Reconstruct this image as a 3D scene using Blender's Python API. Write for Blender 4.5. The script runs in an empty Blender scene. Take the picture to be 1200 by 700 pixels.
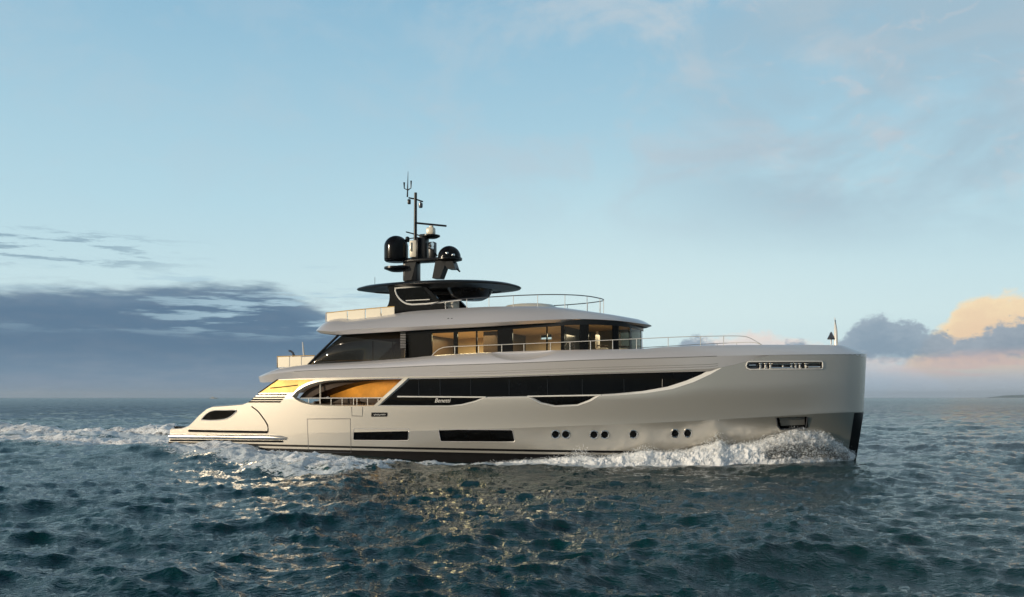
import bpy, bmesh, math, random
import numpy as np
from mathutils import Vector
from mathutils.geometry import delaunay_2d_cdt
R = math.radians
random.seed(7); rng = np.random.default_rng(11)
sc = bpy.context.scene
col = sc.collection

# ------------------------------------------------------------------ camera
F = 1068.0; HC = 3.0; HOR = 466.0            # focal in photo pixels, eye height, horizon row
cd = bpy.data.cameras.new('camera'); cam = bpy.data.objects.new('camera', cd); col.objects.link(cam)
cam.location = (0, 0, HC); cam.rotation_euler = (R(90), 0, 0)
cd.sensor_width = 36; cd.lens = F/1200*36; cd.shift_y = (HOR-350)/1200
cd.clip_start = 0.1; cd.clip_end = 60000
sc.camera = cam

# ------------------------------------------------------------------ light
SUN_EL = R(11); SUN_AZ = math.atan2(-0.925, -0.38)      # azimuth from +Y, clockwise
sun_dir = Vector((math.sin(SUN_AZ)*math.cos(SUN_EL), math.cos(SUN_AZ)*math.cos(SUN_EL), math.sin(SUN_EL)))
ld = bpy.data.lights.new('sun', 'SUN'); ld.energy = 3.0; ld.angle = R(0.6); ld.color = (1, .85, .64)
sun = bpy.data.objects.new('sun', ld); col.objects.link(sun)
sun.rotation_euler = sun_dir.to_track_quat('Z', 'Y').to_euler()
sc.view_settings.view_transform = 'Standard'; sc.view_settings.look = 'None'
sc.view_settings.exposure = 0.0; sc.view_settings.gamma = 1; sc.view_settings.use_curve_mapping = False

world = bpy.data.worlds.new('World'); sc.world = world; world.use_nodes = True
class NT:
    def __init__(s, tree): s.t = tree; s.n = tree.nodes; s.l = tree.links
    def new(s, typ, **kw):
        n = s.n.new(typ)
        for k, v in kw.items(): setattr(n, k, v)
        return n
    def put(s, sock, v):
        if hasattr(v, 'is_linked') or hasattr(v, 'links'): s.l.new(v, sock)
        elif isinstance(v, (tuple, list)) and len(v) == 3 and sock.type == 'RGBA': sock.default_value = (*v, 1)
        else: sock.default_value = v
    def m(s, op, a, b=0.0, c=0.0, clamp=False):
        n = s.new('ShaderNodeMath', operation=op, use_clamp=clamp)
        s.put(n.inputs[0], a); s.put(n.inputs[1], b); s.put(n.inputs[2], c)
        return n.outputs[0]
    def sm(s, x, a, b, c0=0.0, c1=1.0):
        n = s.new('ShaderNodeMapRange', interpolation_type='SMOOTHSTEP')
        s.put(n.inputs[0], x); s.put(n.inputs[1], a); s.put(n.inputs[2], b); s.put(n.inputs[3], c0); s.put(n.inputs[4], c1)
        return n.outputs[0]
    def mix(s, f, a, b, mode='MIX'):
        n = s.new('ShaderNodeMix', data_type='RGBA', blend_type=mode)
        s.put(n.inputs[0], f); s.put(n.inputs[6], a); s.put(n.inputs[7], b)
        return n.outputs[2]
    def xyz(s, x, y, z=0.0):
        n = s.new('ShaderNodeCombineXYZ'); s.put(n.inputs[0], x); s.put(n.inputs[1], y); s.put(n.inputs[2], z); return n.outputs[0]
    def noise(s, vec, scale, detail=4, rough=.55, dist=0.0):
        n = s.new('ShaderNodeTexNoise'); s.put(n.inputs['Vector'], vec)
        n.inputs['Scale'].default_value = scale; n.inputs['Detail'].default_value = detail
        n.inputs['Roughness'].default_value = rough; n.inputs['Distortion'].default_value = dist
        return n.outputs['Fac']
    def curve(s, x, pts, lo, hi):      # float curve: x (deg) -> value, points given in real units
        xs = [p[0] for p in pts]; a, b = min(xs), max(xs)
        n = s.new('ShaderNodeFloatCurve'); c = n.mapping.curves[0]
        nx = s.new('ShaderNodeMapRange'); s.put(nx.inputs[0], x); nx.inputs[1].default_value = a; nx.inputs[2].default_value = b
        P = [((p[0]-a)/(b-a), (p[1]-lo)/(hi-lo)) for p in pts]
        c.points[0].location = P[0]; c.points[1].location = P[-1]
        for q in P[1:-1]: c.points.new(*q)
        n.mapping.update(); s.l.new(nx.outputs[0], n.inputs[1])
        return s.m('ADD', s.m('MULTIPLY', n.outputs[0], hi-lo), lo)
def azd(px): return math.degrees(math.atan((px-600)/F))
def eld(px, py): return math.degrees(math.atan((HOR-py)/F*math.cos(math.atan((px-600)/F))))
w = NT(world.node_tree); w.n.clear()
sky = w.new('ShaderNodeTexSky', sky_type='NISHITA'); sky.sun_disc = False
sky.sun_elevation = SUN_EL; sky.sun_rotation = SUN_AZ; sky.air_density = 1.0; sky.dust_density = 0.6; sky.ozone_density = 1.4
tc = w.new('ShaderNodeTexCoord'); sp = w.new('ShaderNodeSeparateXYZ'); w.l.new(tc.outputs['Generated'], sp.inputs[0])
X, Y, Z = sp.outputs
DEG = 180/math.pi
AZ = w.m('MULTIPLY', w.m('ARCTAN2', X, Y), DEG)
EL = w.m('MULTIPLY', w.m('ARCSINE', Z), DEG)
S = 0.11                                       # sky strength
def c(r, g, b): # photo 8-bit colour -> linear, divided by the strength
    f = lambda v: ((v/255+.055)/1.055)**2.4 if v > 10 else v/255/12.92
    return (f(r)/S, f(g)/S, f(b)/S)
skyc = w.mix(1.0, sky.outputs[0], (.66, .66, .68), 'MULTIPLY')
# the air towards the horizon away from the sun: clear blue above, pale below
grad = w.new('ShaderNodeValToRGB'); g = grad.color_ramp
w.l.new(w.m('DIVIDE', EL, 80.0, clamp=True), grad.inputs[0])
stops = [(0.0, c(198, 222, 229)), (.064, c(208, 232, 236)), (.144, c(184, 219, 232)), (.29, c(144, 189, 215)), (.36, c(92, 142, 178)), (.50, c(40, 80, 110)), (.75, c(16, 40, 62))]
while len(g.elements) < len(stops): g.elements.new(.5)
for e, (p, k) in zip(g.elements, stops): e.position = p; e.color = (*k, 1)
rdk = w.m('MULTIPLY', w.sm(AZ, 45.0, 95.0, 1.0, .30), 1.0)
skyc = w.mix(1.0, skyc, w.xyz(rdk, rdk, rdk), 'MULTIPLY')
front = w.sm(w.m('ABSOLUTE', AZ), 60.0, 110.0, .97, .15)
base = w.mix(front, skyc, grad.outputs[0])
glow = w.m('MULTIPLY', w.sm(w.m('ABSOLUTE', w.m('SUBTRACT', AZ, azd(740))), 0.0, 26.0, .55, 0.0), w.sm(EL, 17.0, 3.0))
base = w.mix(glow, base, c(220, 240, 240))
def P3(a, b, sc_, off=0.0): return w.xyz(w.m('MULTIPLY', AZ, a), w.m('MULTIPLY', EL, b), off)
# thin high cirrus
v1 = w.xyz(w.m('MULTIPLY', AZ, .09), w.m('MULTIPLY', EL, .16))
rot = w.new('ShaderNodeMapping'); w.l.new(v1, rot.inputs[0]); rot.inputs['Rotation'].default_value = (0, 0, -.5)
ci = w.noise(rot.outputs[0], 1.5, 7, .6, .5)
cm = w.m('MULTIPLY', w.sm(ci, .42, .68), w.sm(EL, 8.0, 16.0))
cm = w.m('MULTIPLY', cm, w.sm(AZ, -14.0, 14.0, .22, .95))
base = w.mix(cm, base, c(186, 203, 214))
vl = w.noise(P3(.045, .10, 1, 71.0), 1.6, 6, .58, .4)
base = w.mix(w.m('MULTIPLY', w.m('MULTIPLY', w.sm(vl, .36, .62), w.sm(EL, 7.0, 13.0)), w.sm(AZ, 4.0, 20.0, .0, .75)), base, c(164, 188, 203))
ci2 = w.noise(rot.outputs[0], 4.0, 6, .6, .8)
base = w.mix(w.m('MULTIPLY', w.m('MULTIPLY', w.sm(ci2, .53, .72), w.sm(EL, 9.0, 15.0)), w.sm(AZ, 6.0, 24.0, .05, .35)), base, c(214, 206, 206))
# pale evening cumulus low behind the bow
def bank(base, px_pts, colr, nscale, namp, soft, stretch=(1.0, 1.8), off=0.0, opacity=1.0, inner=None, bottom=None, det=7):
    pts = [(azd(p), eld(p, q)) for p, q in px_pts]
    top = w.curve(AZ, pts, -6, 20)
    n = w.noise(P3(stretch[0], stretch[1], 1, off), nscale, det, .6)
    d = w.m('SUBTRACT', w.m('ADD', top, w.m('MULTIPLY', w.m('SUBTRACT', n, .5), namp)), EL)
    mk = w.sm(d, 0.0, soft)
    if bottom is not None:
        nb = w.noise(P3(stretch[0], stretch[1], 1, off+5), nscale, 5, .6)
        db = w.m('ADD', w.m('SUBTRACT', EL, bottom), w.m('MULTIPLY', w.m('SUBTRACT', nb, .5), namp*.8))
        mk = w.m('MULTIPLY', mk, w.sm(db, 0.0, soft*2))
    mk = w.m('MULTIPLY', mk, opacity)
    lit = colr
    if inner is not None:
        n2 = w.noise(P3(stretch[0]*.8, stretch[1], 1, off+2), nscale*1.3, 6, .6)
        lit = w.mix(w.sm(w.m('ADD', d, w.m('MULTIPLY', n2, 2.0)), .6, 3.2), inner, colr)
    return w.mix(mk, base, lit)
# golden cumulus far right
base = bank(base, [(600, 640), (900, 640), (1060, 420), (1085, 392), (1108, 372), (1124, 350), (1150, 341), (1200, 339), (1300, 330), (1500, 420), (1700, 640)], c(240, 208, 172), .9, 1.6, .7, (1, 1.6), 1.0, .92, inner=c(254, 230, 186))
# pale pink low cumulus
base = bank(base, [(600, 640), (760, 470), (800, 400), (840, 392), (880, 386), (930, 392), (985, 402), (1100, 440), (1300, 640)], c(214, 210, 212), 1.1, 1.5, .6, (1, 1.6), 3.0, .8, inner=c(246, 226, 214))
# blue-grey cumulus right
base = bank(base, [(600, 560), (770, 470), (800, 396), (830, 394), (855, 420), (920, 402), (940, 396), (960, 418), (985, 392), (1008, 370), (1022, 364), (1050, 371), (1080, 379), (1100, 386), (1140, 392), (1165, 377), (1200, 372), (1260, 372), (1400, 400), (1700, 420)], c(132, 153, 172), 1.5, 1.7, .5, (1, 1.5), 7.0, .93, inner=c(158, 174, 188), bottom=1.7)
# veil under the cumulus, pink and blue streaks
veil = w.m('MULTIPLY', w.sm(EL, 2.9, .6), w.sm(AZ, 8.0, 22.0))
base = w.mix(w.m('MULTIPLY', veil, .85), base, c(162, 182, 200))
st = w.noise(P3(.12, 1.3, 1, 4.0), 1.4, 5, .55)
pk = w.m('MULTIPLY', w.m('MULTIPLY', w.sm(st, .46, .58), w.sm(EL, .9, 1.5)), w.m('MULTIPLY', w.sm(EL, 2.9, 2.2), w.sm(AZ, 20.0, 27.0)))
base = w.mix(w.m('MULTIPLY', pk, .6), base, c(206, 182, 180))
# dark slate bank left: main mass, broken upper streaks, lighter foot
lt = [(-900, 400), (-300, 330), (0, 326), (60, 326), (130, 328), (200, 326), (240, 325), (290, 326), (320, 331), (350, 341), (374, 353), (400, 368), (450, 388), (520, 404), (640, 428), (760, 452), (900, 480), (1200, 640)]
base = bank(base, [(p, q-1) for p, q in lt], c(102, 132, 158), .6, 2.4, 1.1, (.42, 2.4), 11.0, .95, inner=c(98, 122, 146))
mo_ = w.noise(P3(.35, 1.5, 1, 61.0), 1.0, 7, .62)
MT = w.m('MULTIPLY', w.sm(mo_, .42, .66), w.m('MULTIPLY', w.sm(AZ, 2.0, -6.0), w.sm(EL, 7.0, 5.2)))
base = w.mix(w.m('MULTIPLY', MT, .38), base, c(140, 156, 172))
dk = w.m('MULTIPLY', w.sm(w.m('SUBTRACT', w.curve(AZ, [(azd(p), eld(p, q)-.7) for p, q in lt], -6, 20), EL), 0.0, 1.2), w.sm(EL, .8, 3.4))
base = w.mix(w.m('MULTIPLY', dk, .6), base, c(80, 110, 138))
hn = w.noise(P3(.22, 2.2, 1, 15.0), .9, 7, .6)
hole = w.m('MULTIPLY', w.m('MULTIPLY', w.sm(hn, .50, .62), w.m('MULTIPLY', w.sm(AZ, -26.0, -15.0, .35, 1.0), w.sm(AZ, -3.0, -10.0))), w.m('MULTIPLY', w.sm(EL, 3.2, 4.6), w.sm(EL, 8.6, 6.8)))
base = w.mix(w.m('MULTIPLY', hole, .85), base, c(176, 206, 220))
fn = w.noise(P3(.10, 1.4, 1, 25.0), 1.0, 6, .6)
foot = w.m('MULTIPLY', w.m('MULTIPLY', w.sm(EL, 3.0, .3), w.sm(AZ, 2.0, -12.0)), w.sm(fn, .3, .7, .3, 1.0))
base = w.mix(w.m('MULTIPLY', foot, .45), base, c(134, 148, 168))
wn = w.noise(P3(.25, 1.9, 1, 33.0), 1.0, 7, .62)
wisp = w.m('MULTIPLY', w.m('MULTIPLY', w.sm(wn, .50, .60), w.sm(AZ, -17.0, -26.0)), w.m('MULTIPLY', w.sm(EL, 7.0, 7.8), w.sm(EL, 9.8, 8.7)))
base = w.mix(w.m('MULTIPLY', wisp, .6), base, c(108, 138, 162))
bg = w.new('ShaderNodeBackground'); w.l.new(base, bg.inputs[0]); bg.inputs[1].default_value = S
wo = w.new('ShaderNodeOutputWorld'); w.l.new(bg.outputs[0], wo.inputs[0])

# ------------------------------------------------------------------ helpers
def smooth(a, b, x):
    t = np.clip((np.asarray(x, float)-a)/(b-a), 0, 1); r = t*t*(3-2*t)
    return float(r) if r.ndim == 0 else r
def tag(o, label=None, cat=None, group=None, kind=None):
    if label: o['label'] = label
    if cat: o['category'] = cat
    if group: o['group'] = group
    if kind: o['kind'] = kind
    return o
def empty(name, loc=(0, 0, 0), rz=0, parent=None):
    o = bpy.data.objects.new(name, None); col.objects.link(o); o.location = loc; o.rotation_euler = (0, 0, rz); o.empty_display_size = .3
    if parent: o.parent = parent
    return o
class MB:
    def __init__(s): s.v = []; s.f = []; s.n = []; s.mi = []
    def add(s, vs, fs, ns=None, mi=0):
        k = len(s.v); s.v += [tuple(v) for v in vs]; s.f += [tuple(i+k for i in f) for f in fs]
        s.n += list(ns) if ns is not None else [None]*len(vs); s.mi += [mi]*len(fs)
        return s
    def grid(s, rows, close=False, mi=0):
        m = len(rows[0]); vs = [p for r in rows for p in r]; fs = []
        for i in range(len(rows)-1):
            for j in range(m if close else m-1):
                a = i*m+j; b = i*m+(j+1) % m; fs.append((a, b, b+m, a+m))
        return s.add(vs, fs, mi=mi)
    def box(s, x0, x1, y0, y1, z0, z1):
        v = [(x, y, z) for x in (x0, x1) for y in (y0, y1) for z in (z0, z1)]
        return s.add(v, [(0, 1, 3, 2), (4, 6, 7, 5), (0, 4, 5, 1), (2, 3, 7, 6), (0, 2, 6, 4), (1, 5, 7, 3)])
    def rbox(s, c_, size, bev=.03, rz=0, seg=2):
        bm = bmesh.new(); bmesh.ops.create_cube(bm, size=1)
        for v in bm.verts: v.co = Vector((v.co.x*size[0], v.co.y*size[1], v.co.z*size[2]))
        bmesh.ops.bevel(bm, geom=bm.edges[:], offset=min(bev, min(size)*.45), segments=seg, affect='EDGES', profile=.5)
        ca, sa = math.cos(rz), math.sin(rz)
        s.add([(c_[0]+v.co.x*ca-v.co.y*sa, c_[1]+v.co.x*sa+v.co.y*ca, c_[2]+v.co.z) for v in bm.verts], [[v.index for v in f.verts] for f in bm.faces])
        bm.free(); return s
    def tube(s, pts, r, n=8, caps=True, radii=None):
        pts = [Vector(p) for p in pts]; rows = []
        up = Vector((0, 0, 1))
        for i, p in enumerate(pts):
            d = (pts[min(i+1, len(pts)-1)]-pts[max(i-1, 0)]).normalized()
            a = d.cross(up)
            if a.length < .05: a = d.cross(Vector((0, 1, 0)))
            a.normalize(); b = d.cross(a).normalized(); rr = radii[i] if radii else r
            rows.append([p+(a*math.cos(2*math.pi*k/n)+b*math.sin(2*math.pi*k/n))*rr for k in range(n)])
        k = len(s.v); s.grid(rows, close=True)
        if caps:
            s.f.append(tuple(range(k, k+n))); s.f.append(tuple(range(k+(len(rows)-1)*n, k+len(rows)*n))); s.mi += [0, 0]
        return s
    def lathe(s, c_, prof, n=32, sx=1, sy=1):
        rows = [[(c_[0]+r*sx*math.cos(2*math.pi*k/n), c_[1]+r*sy*math.sin(2*math.pi*k/n), c_[2]+z) for k in range(n)] for r, z in prof]
        return s.grid(rows, close=True)
    def prism(s, poly, y0, y1, axis='y'):        # poly in (x,z), thick in y
        n = len(poly)
        f = (lambda p, t: (p[0], t, p[1])) if axis == 'y' else (lambda p, t: (p[0], p[1], t))
        v = [f(p, y0) for p in poly]+[f(p, y1) for p in poly]
        return s.add(v, [tuple(range(n)), tuple(range(2*n-1, n-1, -1))]+[(i, i+n, (i+1) % n+n, (i+1) % n) for i in range(n)])
    def obj(s, name, mats, parent=None, smooth_=True, angle=35, recalc=True):
        me = bpy.data.meshes.new(name); me.from_pydata(s.v, [], s.f)
        if not isinstance(mats, (list, tuple)): mats = [mats]
        for m_ in mats: me.materials.append(m_)
        me.polygons.foreach_set('material_index', s.mi)
        custom = any(n is not None for n in s.n)
        if recalc and not custom:
            bm = bmesh.new(); bm.from_mesh(me); bmesh.ops.remove_doubles(bm, verts=bm.verts, dist=1e-5)
            bmesh.ops.recalc_face_normals(bm, faces=bm.faces); bm.to_mesh(me); bm.free()
        me.polygons.foreach_set('use_smooth', [smooth_]*len(me.polygons)); me.update()
        if smooth_:
            if custom:
                me.normals_split_custom_set_from_vertices([n if n is not None else (0, 0, 0) for n in s.n])
            else: me.set_sharp_from_angle(angle=R(angle))
        o = bpy.data.objects.new(name, me); col.objects.link(o)
        if parent: o.parent = parent
        return o
def islands(mb, name, m_, parent, smooth_=True, angle=35):
    n = len(mb.v); par = list(range(n))
    def fd(i):
        while par[i] != i: par[i] = par[par[i]]; i = par[i]
        return i
    for f in mb.f:
        for i in f[1:]: par[fd(i)] = fd(f[0])
    gr = {}
    for f in mb.f: gr.setdefault(fd(f[0]), []).append(f)
    out = []
    for fs in gr.values():
        ids = sorted({i for f in fs for i in f}); mp = {j: k for k, j in enumerate(ids)}
        out.append(MB().add([mb.v[i] for i in ids], [[mp[i] for i in f] for f in fs]).obj(name, m_, parent, smooth_, angle))
    return out
def sgrow(pts, n):          # Catmull-Rom through points (tuples any dim)
    P = [np.array(p, float) for p in pts]; P = [2*P[0]-P[1]]+P+[2*P[-1]-P[-2]]; out = []
    for i in range(1, len(P)-2):
        for k in range(n):
            t = k/n; a, b, c_, d = P[i-1:i+3]
            out.append(.5*((2*b)+(-a+c_)*t+(2*a-5*b+4*c_-d)*t*t+(-a+3*b-3*c_+d)*t**3))
    out.append(P[-2]); return [tuple(p) for p in out]

# ------------------------------------------------------------------ materials
def mat(name, colr, rough=.5, metal=0.0, coat=0.0, bump=None, vary=0.0, vscale=1.0, spec=.5, emit=None, estr=0, alpha=1, rvary=0.0):
    m = bpy.data.materials.new(name); m.use_nodes = True; t = NT(m.node_tree); b = t.n['Principled BSDF']
    b.inputs['Base Color'].default_value = (*colr, 1); b.inputs['Roughness'].default_value = rough
    b.inputs['Metallic'].default_value = metal; b.inputs['Coat Weight'].default_value = coat; b.inputs['Coat Roughness'].default_value = .06
    b.inputs['Specular IOR Level'].default_value = spec
    tcn = t.new('ShaderNodeTexCoord')
    if vary:
        n = t.noise(tcn.outputs['Object'], vscale, 5, .6)
        f = t.sm(n, .3, .7, 1-vary, 1+vary*.5)
        t.l.new(t.mix(1.0, colr, t.xyz(f, f, f), 'MULTIPLY'), b.inputs['Base Color'])
    if rvary:
        n = t.noise(tcn.outputs['Object'], vscale*1.7, 4, .6); t.l.new(t.sm(n, .3, .7, rough-rvary, rough+rvary), b.inputs['Roughness'])
    if bump:
        n = t.noise(tcn.outputs['Object'], bump[0], 4, .6); bn = t.new('ShaderNodeBump'); bn.inputs['Strength'].default_value = bump[1]; bn.inputs['Distance'].default_value = bump[2]
        t.l.new(n, bn.inputs['Height']); t.l.new(bn.outputs[0], b.inputs['Normal'])
    if emit: b.inputs['Emission Color'].default_value = (*emit, 1); b.inputs['Emission Strength'].default_value = estr
    return m
def glassmat(name, tint, refl_rough=.02, opac=0.0, base=(.01, .01, .01)):
    m = bpy.data.materials.new(name); m.use_nodes = True; t = NT(m.node_tree); t.n.clear()
    tr = t.new('ShaderNodeBsdfTransparent'); tr.inputs[0].default_value = (*tint, 1)
    df = t.new('ShaderNodeBsdfDiffuse'); df.inputs[0].default_value = (*base, 1)
    gl = t.new('ShaderNodeBsdfGlossy'); gl.inputs['Roughness'].default_value = refl_rough
    fr = t.new('ShaderNodeFresnel'); fr.inputs[0].default_value = 1.5
    m1 = t.new('ShaderNodeMixShader'); m1.inputs[0].default_value = opac; t.l.new(tr.outputs[0], m1.inputs[1]); t.l.new(df.outputs[0], m1.inputs[2])
    m2 = t.new('ShaderNodeMixShader'); t.l.new(fr.outputs[0], m2.inputs[0]); t.l.new(m1.outputs[0], m2.inputs[1]); t.l.new(gl.outputs[0], m2.inputs[2])
    o = t.new('ShaderNodeOutputMaterial'); t.l.new(m2.outputs[0], o.inputs[0]); return m
M = {}
M['hull'] = mat('champagne_metallic_paint', (.635, .60, .54), .23, .62, .3, bump=(.30, .05, .02))
M['paint'] = mat('silver_metallic_paint', (.74, .71, .705), .30, .48, .3)
M['cream'] = mat('cream_paint', (.74, .68, .56), .35, .1, .3)
M['white'] = mat('white_gloss_trim', (.8, .78, .74), .25, 0, .3)
M['black'] = mat('black_gloss_paint', (.006, .006, .007), .16, 0, 0, vary=.2, vscale=2, spec=.18)
M['carbon'] = mat('satin_black_paint', (.012, .013, .015), .30, .0, 0, spec=.3, bump=(6, .1, .004))
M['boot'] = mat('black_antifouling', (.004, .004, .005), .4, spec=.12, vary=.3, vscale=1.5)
M['dglass'] = mat('dark_window_glass', (.003, .003, .003), .035, 0, 0, spec=.12, vary=.4, vscale=.7, bump=(.8, .25, .03))
M['steel'] = mat('polished_steel', (.78, .77, .75), .16, 1.0)
M['rail'] = mat('brushed_pale_steel', (.80, .78, .74), .38, .35)
M['dsteel'] = mat('dark_steel', (.16, .16, .17), .3, .8)
M['wood'] = mat('honey_wood_panel', (.72, .46, .15), .35, 0, .3, vary=.25, vscale=1.3)
M['gold'] = mat('gilded_side_panel', (.40, .26, .06), .42, .45, 0, bump=(1.1, .25, .05), vary=.25, vscale=1.2)
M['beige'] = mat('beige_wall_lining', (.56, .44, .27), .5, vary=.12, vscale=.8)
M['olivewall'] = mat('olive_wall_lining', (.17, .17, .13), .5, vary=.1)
M['teak'] = mat('teak_deck', (.42, .28, .16), .6, vary=.2, vscale=3)
M['fabric'] = mat('cream_upholstery', (.72, .66, .56), .85, bump=(30, .3, .01))
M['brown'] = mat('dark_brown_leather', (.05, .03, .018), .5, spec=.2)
M['grey'] = mat('grey_metal_door', (.30, .29, .27), .4, .5)
M['tint'] = glassmat('smoked_glass', (.16, .13, .09), .03, .6, (.022, .016, .010))
M['olive'] = glassmat('tinted_far_glass', (.30, .32, .26), .03, .75, (.13, .13, .10))
M['clear'] = glassmat('window_glass', (.80, .82, .78), .015, .04)
M['navy'] = mat('navy_paint', (.02, .03, .06), .3)

# ------------------------------------------------------------------ yacht frame
TH = R(20); OX, OY = -1.11, 50.1; XS = 19.0
ct, st_ = math.cos(TH), math.sin(TH)
def wxy(x, y): return OX+x*ct+y*st_, OY-x*st_+y*ct
def lxy(X_, Y_): dx, dy = X_-OX, Y_-OY; return dx*ct-dy*st_, dx*st_+dy*ct
def pxof(x, y): X_, Y_ = wxy(x, y); return 600+F*X_/Y_
def zof(x, y, py): return HC+(HOR-py)*wxy(x, y)[1]/F
def solvex(px, hbf, lo=-24.0, hi=20.5):         # x on starboard side curve y=-hbf(x) whose image column is px
    for _ in range(50):
        mid = (lo+hi)/2
        if pxof(mid, -hbf(mid)) < px: lo = mid
        else: hi = mid
    return (lo+hi)/2
def on(px, py, hbf):
    x = solvex(px, hbf); y = -hbf(x); return x, y, zof(x, y, py)
# stem profile
_z = [zof(solvex(p, lambda x: 0.0), 0, q) for p, q in ((1004, 540), (1012, 483), (1015.5, 415))]
_x = [solvex(p, lambda x: 0.0) for p in (1003, 1012, 1015.5)]
def XB(z): return float(np.interp(z, [-1.5]+_z, [_x[0]-.35]+_x))
XT = _x[2]
def nose(t, L, W, a, b):
    q = min(max(t/L, 0), 1); return W*(1-(1-q)**a)**b
def stern_taper(x): return 1-.11*smooth(-6, -19.5, x)-.02*smooth(-17, -20, x)
def HU(x, xs=None): return nose((XT if xs is None else xs)-x, 14.5, 4.15, 2.4, .60)*stern_taper(x)
kn = [(1012, 482.5), (960, 485), (900, 488.5), (840, 492), (760, 496), (680, 499), (600, 502), (500, 505), (400, 507), (300, 508), (196, 509)]
kn = sorted(on(p, q, lambda x: HU(x)) for p, q in kn)
kx = [k[0] for k in kn]; kz = [k[2] for k in kn]
def ZK(x): return float(np.interp(x, kx, kz))
def HB(x, z):
    zk = ZK(x); xb = XB(z); t = xb-x
    up = nose(t, 14.5, 4.15, 2.4, .60)*stern_taper(x)
    bow = smooth(-12, 14, x)
    if z >= zk:
        am = smooth(12.5, 7.5, x)
        up -= am*.09*smooth(2.9, 4.0, z)
        up -= .10*bow*smooth(zk+1.6, zk, z)*min(1, t/3)
        return max(up, 0.0)
    xk = XB(zk); upk = nose(xk-x, 14.5, 4.15, 2.4, .60)*stern_taper(x)-.10*bow*min(1, max(t, 0)/3)
    low = nose(t, 17, 4.05, 1.9, .86)*stern_taper(x)
    k = (zk-z)/max(zk, .3)
    tgt = upk+(low-upk)*smooth(-4, 12, x)-.18*smooth(-2, -14, x)*0
    k = min(k, 1.6); k2 = (k*1.15 if k < .5 else .575+(k-.5)*.85)
    return max(min(upk+(tgt-upk)*k2-.40*bow*min(k, 1)*min(1, max(t, 0)/4), upk), 0.0)
def onh(px, py):              # point of the hull skin seen at a photo position
    z = 2.5
    for _ in range(12):
        zz = z; x = solvex(px, lambda x: HB(x, zz)); y = -HB(x, z); z = .5*z+.5*zof(x, y, py)
    return x, y, z
def pip(poly, x, y):
    ins = False; n = len(poly); j = n-1
    for i in range(n):
        xi, yi = poly[i]; xj, yj = poly[j]
        if (yi > y) != (yj > y) and x < (xj-xi)*(y-yi)/(yj-yi)+xi: ins = not ins
        j = i
    return ins
def U(x, z): return math.sqrt(max(XB(z)-x, 0))
def fromU(u, z): return XB(z)-u*u
def hnorm(u, z, side=-1):
    e = .02; P = lambda a, b: np.array([fromU(a, b), -HB(fromU(a, b), b), b])
    a = P(u+e, z)-P(max(u-e, 0), z); 
    if z+e > ZK(fromU(u, z)) and z-e < ZK(fromU(u, z)): pass
    b = P(u, z+e*SGN[0])-P(u, z); b = b*SGN[0]
    n = np.cross(a, b); n /= (np.linalg.norm(n)+1e-9)
    if n[1] > 0: n = -n
    return n
SGN = [1]
def densify(poly, d):
    out = []
    n = len(poly)
    for i in range(n):
        a = np.array(poly[i]); b = np.array(poly[(i+1) % n]); k = max(1, int(np.linalg.norm(b-a)/d))
        for j in range(k): out.append(tuple(a+(b-a)*j/k))
    return out
def patch(mb, poly, holes=(), off=0.0, du=.05, dz=.16, sgn=1, mirror=False, normals=True, dens=.08):
    """skin of the hull inside poly (u,z), minus holes, pushed out by off; also to port when mirrored"""
    SGN[0] = sgn
    loops = [densify(poly, dens)]+[densify(h, dens*.6) for h in holes]
    co = []; ed = []
    for L in loops:
        k = len(co); co += L; ed += [(k+i, k+(i+1) % len(L)) for i in range(len(L))]
    us = [p[0] for p in poly]; zs = [p[1] for p in poly]
    u = min(us)+du*.5
    allp = np.array(co)
    while u < max(us):
        z = min(zs)+dz*.5
        while z < max(zs):
            if pip(poly, u, z) and not any(pip(h, u, z) for h in holes):
                if np.min((allp[:, 0]-u)**2+((allp[:, 1]-z))**2) > .0009: co.append((u, z))
            z += dz
        u += du
    r = delaunay_2d_cdt([Vector(p) for p in co], ed, [], 0, 1e-6)
    vs = [(v.x, v.y) for v in r[0]]; fs = []
    for f in r[2]:
        cx = sum(vs[i][0] for i in f)/len(f); cz = sum(vs[i][1] for i in f)/len(f)
        if pip(loops[0], cx, cz) and not any(pip(h, cx, cz) for h in loops[1:]): fs.append(tuple(f))
    P = []; N = []
    for (a, z) in vs:
        x = fromU(a, z); n = hnorm(a, z); p = np.array([x, -HB(x, z), z])+n*off; P.append(tuple(p)); N.append(tuple(n))
    # winding: outward = -y
    F2 = []
    for f in fs:
        a, b, c_ = (np.array(P[i]) for i in f[:3]); nn = np.cross(b-a, c_-a)
        ok = np.dot(nn, N[f[0]]) > 0; F2.append(f if ok else f[::-1])
    mb.add(P, F2, N if normals else None)
    if mirror: mb.add([(p[0], -p[1], p[2]) for p in P], [f[::-1] for f in F2], [(n[0], -n[1], n[2]) for n in N] if normals else None)
    return mb
def hp(pts): return [(lambda q: (U(q[0], q[2]), q[2]))(onh(*p)) for p in pts]      # photo outline -> (u,z)
def hull_pt(u, z, off=0.0):
    n = hnorm(u, z); x = fromU(u, z); return tuple(np.array([x, -HB(x, z), z])+n*off)
def ribbon(mb, line, offs):           # along a (u,z) loop, between successive offsets from the skin: reveals and rims
    SGN[0] = 1
    rows = [[hull_pt(u, z, o) for (u, z) in line] for o in offs]
    return mb.grid(rows, close=True)

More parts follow.
